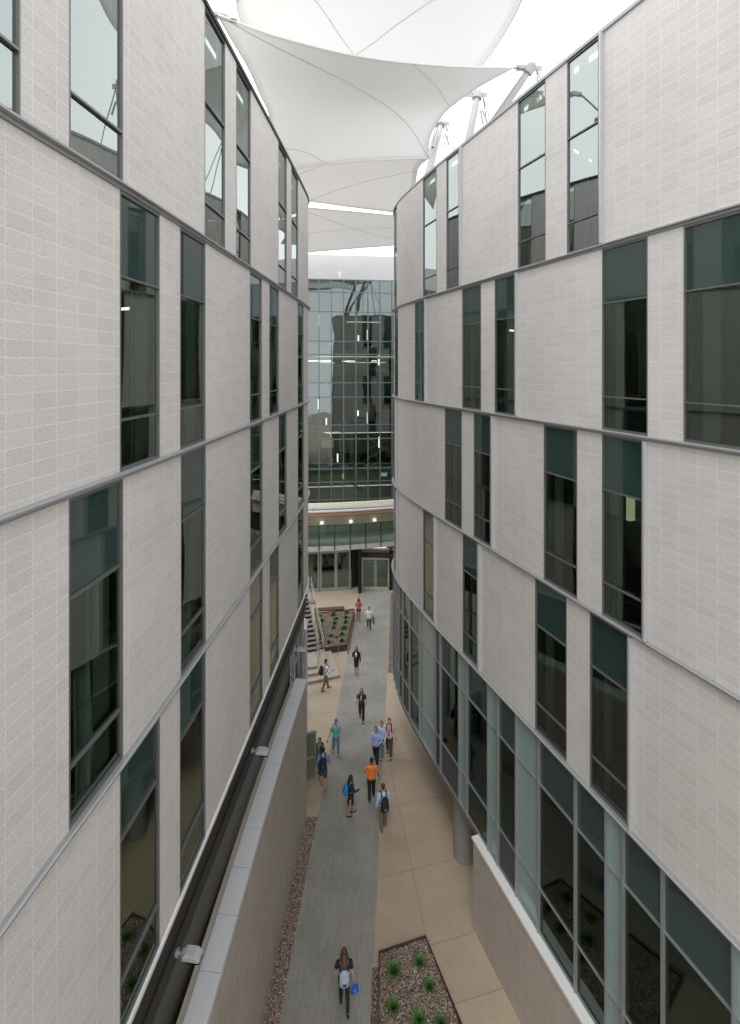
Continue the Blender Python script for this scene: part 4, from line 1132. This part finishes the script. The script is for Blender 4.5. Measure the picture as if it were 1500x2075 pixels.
    if jacket:   # open front showing a blouse
        j = MB(); j.tube([up(0, .128, .52), up(0, .148, .40), up(0, .14, .22)], [(.06, .02), (.062, .02), (.02, .012)], 8); sc(j).build('blouse', jacket, r, smooth=True)
    if tie:
        j = MB(); j.tube([up(0, .085, .53), up(0, .135, .48), up(0, .142, .36), up(0, .13, .22), up(0, .13, .08)], [(.022, .012), (.018, .012), (.028, .008), (.038, .008), (.042, .008)], 8); sc(j).build('tie', tie, r, smooth=True)
    r['_k'] = k
    info = dict(root=r, k=k, up=up, hands=[q*k for q in hands], wr=[a[2]*k for a in armp], elb=[a[1]*k for a in armp])
    return info
def world(info, p):
    r = info['root']; return Vector(r.location)+Matrix.Rotation(r.rotation_euler[2], 3, 'Z') @ Vector(p)
def backpack(info, m, label, size=(.30, .18, .46), z=.27, straps=True, two=None, patch=None):
    r = info['root']; k = info['k']; up = info['up']; c = up(0, -.13-size[1]/2-.01, z)*k; w = world(info, c)
    b = empty('backpack', tuple(w), r.rotation_euler[2], label, 'backpack')
    P = MB(); sx, sy, sz = [q/2 for q in size]
    P.tube([(0, 0, -sz), (0, -.01, -sz*.85), (0, -.015, -sz*.1), (0, .01, sz*.6), (0, .02, sz)], [(sx*.75, sy*.6), (sx, sy*.95), (sx*1.0, sy), (sx*.88, sy*.8), (sx*.45, sy*.4)], 16)
    remesh(P, 'bag', m, b, .014, 3)
    q = MB(); q.ell((0, -sy*1.05, -sz*.35), (sx*.72, sy*.42, sz*.42), 12, 8); q.build('pocket', two or m, b, smooth=True)
    if straps:
        for s in (-1, 1):
            q = MB(); pts = [up(s*.09, -.13, .40), up(s*.10, -.09, .535), up(s*.105, .03, .57), up(s*.11, .135, .47), up(s*.125, .13, .33), up(s*.16, .03, .20), up(s*.12, -.13, .12)]
            q.tube([p*k-c for p in pts], [(.028, .010)]*7, 8); q.build('strap', m, b, smooth=True)
    if patch:
        q = MB(); q.box((0, -sy*1.5, -sz*.3), (.10, .01, .07)); q.build('patch', patch, b)
    return b
def foot(u, v): return gnd(u, v)

CL = {k_: cm('cloth_'+k_, c) for k_, c in dict(black=(.012, .012, .014), white=(.74, .75, .77), pink=(.62, .45, .47), coral=(.55, .13, .12), charcoal=(.055, .055, .065), navy=(.02, .03, .07), teal=(.10, .42, .40),
      jeans=(.09, .17, .26), blue=(.14, .27, .60), lightblue=(.45, .55, .74), shirtblue=(.34, .44, .70), orange=(.85, .21, .03), khaki=(.16, .12, .085), grey=(.20, .20, .22), brown=(.10, .065, .045), cyan=(.01, .22, .50), royal=(.01, .08, .50), greybag=(.32, .37, .46), plum=(.045, .02, .035), tie=(.62, .14, .06), shoe=(.03, .022, .018), tanshoe=(.22, .13, .07), slateshorts=(.045, .055, .07), beige=(.45, .33, .24)).items()}
A = CL
# far pair walking towards the camera
person('woman in a coral top and black shorts with long dark hair, farthest along the walk', foot(727, 1257), 175, 1.66, 'brown', ('black', 'long'), (6, -8), (2, 4), ((5, 10, 100, 25), (5, 10, 105, 25)), A['coral'], 'short', A['black'], 'minishorts', A['tanshoe'])
p = person('woman in a white T-shirt and slim jeans carrying a dark jacket on her arm', foot(748, 1277), 178, 1.70, 'tan', ('brown', 'bun'), (18, -14), (6, 10), ((-5, 12, 15, 0), (0, 12, 80, 10)), A['white'], 'short', A['navy'], 'jeans', A['beige'])
# person faces camera, so the jacket arm (local left, index 0) is on the picture's right
w = world(p, p['wr'][0]); jk = empty('jacket', (w.x, w.y, w.z), R(178), 'folded dark grey jacket hanging from the forearm of the woman in white', 'jacket')
m = MB(); m.tube([(0, .02, .22), (-.01, .03, .10), (-.03, .02, -.12), (-.02, .03, -.34)], [(.06, .05), (.10, .06), (.11, .05), (.05, .02)], 12); m.tube([(-.05, .02, .05), (-.10, .02, -.2), (-.09, .02, -.42)], [.045, .04, .03], 8)
remesh(m, 'cloth', A['grey'], jk, .015, 3)
person('woman in a black skirt suit and white blouse standing on the walk', foot(722.5, 1366), 172, 1.66, 'tan', ('black', 'long'), (4, -5), (0, 2), ((-4, 10, 20, 5), (12, 12, 115, 40)), A['black'], 'long', A['black'], 'skirt', A['black'], jacket=A['white'])
p = person('man in a white shirt and brown trousers wearing a black backpack beside the steps', foot(660, 1398), -65, 1.80, 'tan', ('black', 'short'), (14, -12), (2, 10), ((5, 8, 20, 5), (25, 10, 70, 10)), A['white'], 'rolled', A['khaki'], 'trousers', A['tanshoe'], headpitch=5)
backpack(p, A['black'], 'large black backpack on the man in a white shirt beside the steps', (.34, .24, .50))
p = person('woman with long auburn hair, dark patterned top and black trousers walking mid-walk', foot(733, 1459), 178, 1.70, 'light', ('auburn', 'long'), (15, -14), (4, 14), ((4, 12, 22, 0), (-8, 14, 18, 0)), A['plum'], 'short', A['black'], 'trousers', A['black'])
m = MB(); m.tube([(0, .145, 1.40), (.03, .155, 1.24), (0, .15, 1.08)], [(.03, .008), (.035, .008), (.03, .008)], 8); m.build('scarf', A['lightblue'], p['root'], smooth=True)
p = person('woman in a teal T-shirt and cuffed jeans holding a cup', foot(681, 1528), 195, 1.68, 'light', ('brown', 'bun'), (10, -10), (4, 12), ((10, 10, 95, 30), (5, 22, 30, -10)), A['teal'], 'short', A['jeans'], 'jeans', A['tanshoe'])
backpack(p, A['greybag'], 'grey and pink backpack on the woman in the teal T-shirt', two=A['pink'])
w = world(p, p['hands'][1]); cp = empty('cup', (w.x, w.y, w.z-.04), 0, 'white takeaway cup with dark lid held out by the woman in teal', 'cup')
m = MB(); m.tube([(0, 0, -.05), (0, 0, .06)], [.03, .042], 14); m.build('cup_body', A['white'], cp); m = MB(); m.tube([(0, 0, .06), (0, 0, .075)], .045, 14); m.build('lid', A['black'], cp)
p = person('woman in a grey T-shirt with a black backpack near the glass door', foot(648, 1569), 165, 1.68, 'tan', ('black', 'tail'), (8, -8), (2, 6), ((10, 10, 90, 30), (0, 14, 30, 0)), A['grey'], 'short', A['navy'], 'jeans', A['shoe'])
backpack(p, A['black'], 'black backpack on the woman in a grey T-shirt', (.30, .17, .44))
p = person('man in a blue polo and dark shorts seen from behind', foot(655, 1594), 5, 1.76, 'tan', ('black', 'short'), (10, -14), (4, 18), ((-8, 12, 20, 0), (8, 12, 20, 0)), A['blue'], 'short', A['slateshorts'], 'shorts', A['tanshoe'])
backpack(p, A['black'], 'black backpack with blue pocket on the man in dark shorts', (.32, .2, .48), two=A['navy'])
# centre group
p = person('man in a bright blue shirt and black trousers looking down at his hands', foot(762, 1548), 168, 1.78, 'tan', ('brown', 'short'), (16, -16), (4, 16), ((15, 14, 85, 45), (10, 14, 90, 40)), A['shirtblue'], 'long', A['black'], 'trousers', A['shoe'], wide=1.12, headpitch=-18)
p = person('man in a pink shirt and orange tie with grey trousers', foot(789, 1531), 172, 1.80, 'light', ('auburn', 'short'), (13, -12), (3, 12), ((-6, 13, 15, 0), (6, 13, 15, 0)), A['pink'], 'long', A['charcoal'], 'trousers', A['shoe'], tie=A['tie'], wide=1.06)
backpack(p, A['black'], 'dark backpack whose straps show over the pink shirt', (.26, .15, .42))
p = person('man partly hidden between the blue shirt and the pink shirt, in white and grey-blue trousers', gnd(773, 1532), 160, 1.70, 'light', ('brown', 'short'), (16, -18), (4, 20), ((10, 12, 50, 10), (-10, 12, 20, 0)), A['lightblue'], 'long', A['jeans'], 'trousers', A['shoe'])
p = person('man in a bright orange polo and black trousers seen from behind', foot(753, 1619), 4, 1.80, 'brown', ('black', 'short'), (-6, 12), (8, 3), ((10, 14, 70, 25), (-5, 14, 25, 0)), A['orange'], 'short', A['black'], 'trousers', A['shoe'], wide=1.1)
p = person('woman in a black skirt suit with a bright blue backpack turned to the right', foot(711, 1651), -72, 1.66, 'tan', ('black', 'long'), (6, -8), (0, 4), ((5, 8, 20, 0), (25, 8, 95, 0)), A['black'], 'long', A['black'], 'skirt', A['black'])
backpack(p, A['cyan'], 'bright blue backpack on the woman in the black suit', (.28, .19, .42))
p = person('man in a pale blue shirt and khaki trousers with one big black backpack', foot(777, 1679), 12, 1.82, 'light', ('brown', 'short'), (-8, 8), (2, 0), ((-2, 10, 15, 0), (3, 10, 25, 5)), A['lightblue'], 'long', A['khaki'], 'trousers', A['tanshoe'], turn=-15)
backpack(p, A['black'], 'big black backpack hanging low on the man in khaki trousers', (.34, .22, .54), .22, patch=A['grey'])
# foreground woman
p = person('woman with long brown hair, black clothes and a pale backpack walking in the foreground', foot(697.5, 2040), 6, 1.70, 'light', ('brown', 'verylong'), (9, -12), (2, 16), ((6, 14, 20, 0), (-10, 12, 12, 0)), A['black'], 'short', A['black'], 'jeans', A['black'])
backpack(p, A['greybag'], 'pale grey backpack on the woman in the foreground', (.31, .17, .44), .2, patch=A['charcoal'])
w = world(p, p['hands'][1])
bg = empty('tote_bag', (w.x, w.y, w.z-.16), R(20), 'royal blue tote bag in the hand of the foreground woman', 'bag')
m = MB(); m.tube([(0, 0, -.15), (0, 0, -.13), (0, 0, .06), (0, 0, .09)], [(.10, .03), (.12, .045), (.10, .035), (.09, .01)], 12); m.build('bag', A['royal'], bg, smooth=True)
m = MB()
for q in (-.03, .03): m.tube([(-.06, q, .07), (-.04, q*.5, .15), (0, 0, .18), (.04, q*.5, .15), (.06, q, .07)], .008, 6)
m.build('handle', A['royal'], bg)
m = MB(); m.box((0, -.043, -.04), (.11, .008, .02), R(0)); m.box((0, -.044, -.075), (.06, .008, .02)); m.build('print', A['teal'], bg)

# ------------------------------------------------------------------ camera, light, sky
cam = bpy.data.cameras.new('camera'); co = bpy.data.objects.new('camera', cam); COL.objects.link(co); scene.camera = co
cam.sensor_fit = 'HORIZONTAL'; cam.sensor_width = 36; cam.lens = F/1500*36; cam.shift_y = -(1037.5-V0)/1500
co.location = (0, 0, HU); co.rotation_euler = (R(90), 0, 0); cam.clip_end = 600; cam.clip_start = .1
w = bpy.data.worlds.new('World'); scene.world = w; w.use_nodes = True; nt = w.node_tree
bgn = nt.nodes['Background']; sky = nt.nodes.new('ShaderNodeTexSky'); sky.sky_type = 'NISHITA'; sky.sun_disc = False
EL, AZ = R(58), R(200); sky.sun_elevation = EL; sky.sun_rotation = AZ; sky.dust_density = 4; sky.air_density = 1
tc = N(nt, 'ShaderNodeTexCoord'); nz = N(nt, 'ShaderNodeTexNoise', Scale=2.2, Detail=6.0, Roughness=.55); nt.links.new(tc.outputs['Generated'], nz.inputs['Vector'])
rp = N(nt, 'ShaderNodeValToRGB'); rp.color_ramp.elements[0].position = .3; rp.color_ramp.elements[0].color = (20, 20.7, 21.5, 1); rp.color_ramp.elements[1].position = .7; rp.color_ramp.elements[1].color = (27, 27.2, 27.5, 1)
nt.links.new(nz.outputs['Fac'], rp.inputs[0])
mx = N(nt, 'ShaderNodeMix', data_type='RGBA'); mx.inputs[0].default_value = .88
nt.links.new(sky.outputs[0], mx.inputs[6]); nt.links.new(rp.outputs[0], mx.inputs[7]); nt.links.new(mx.outputs[2], bgn.inputs['Color'])
bgn.inputs['Strength'].default_value = .1
sun = bpy.data.lights.new('sun', 'SUN'); so = bpy.data.objects.new('sun', sun); COL.objects.link(so)
sun.energy = 1.0; sun.angle = R(20); sun.color = (1, .97, .92)
# direction towards the sun for sky rotation AZ
sd = Vector((math.sin(AZ)*math.cos(EL), math.cos(AZ)*math.cos(EL), math.sin(EL)))
so.rotation_euler = sd.to_track_quat('Z', 'Y').to_euler()
scene.view_settings.view_transform = 'Standard'; scene.view_settings.look = 'None'; scene.view_settings.exposure = EXPO; scene.view_settings.gamma = 1
scene.cycles.max_bounces = 10; scene.cycles.transparent_max_bounces = 12
for o in bpy.data.objects:
    if '_k' in o.keys(): del o['_k']
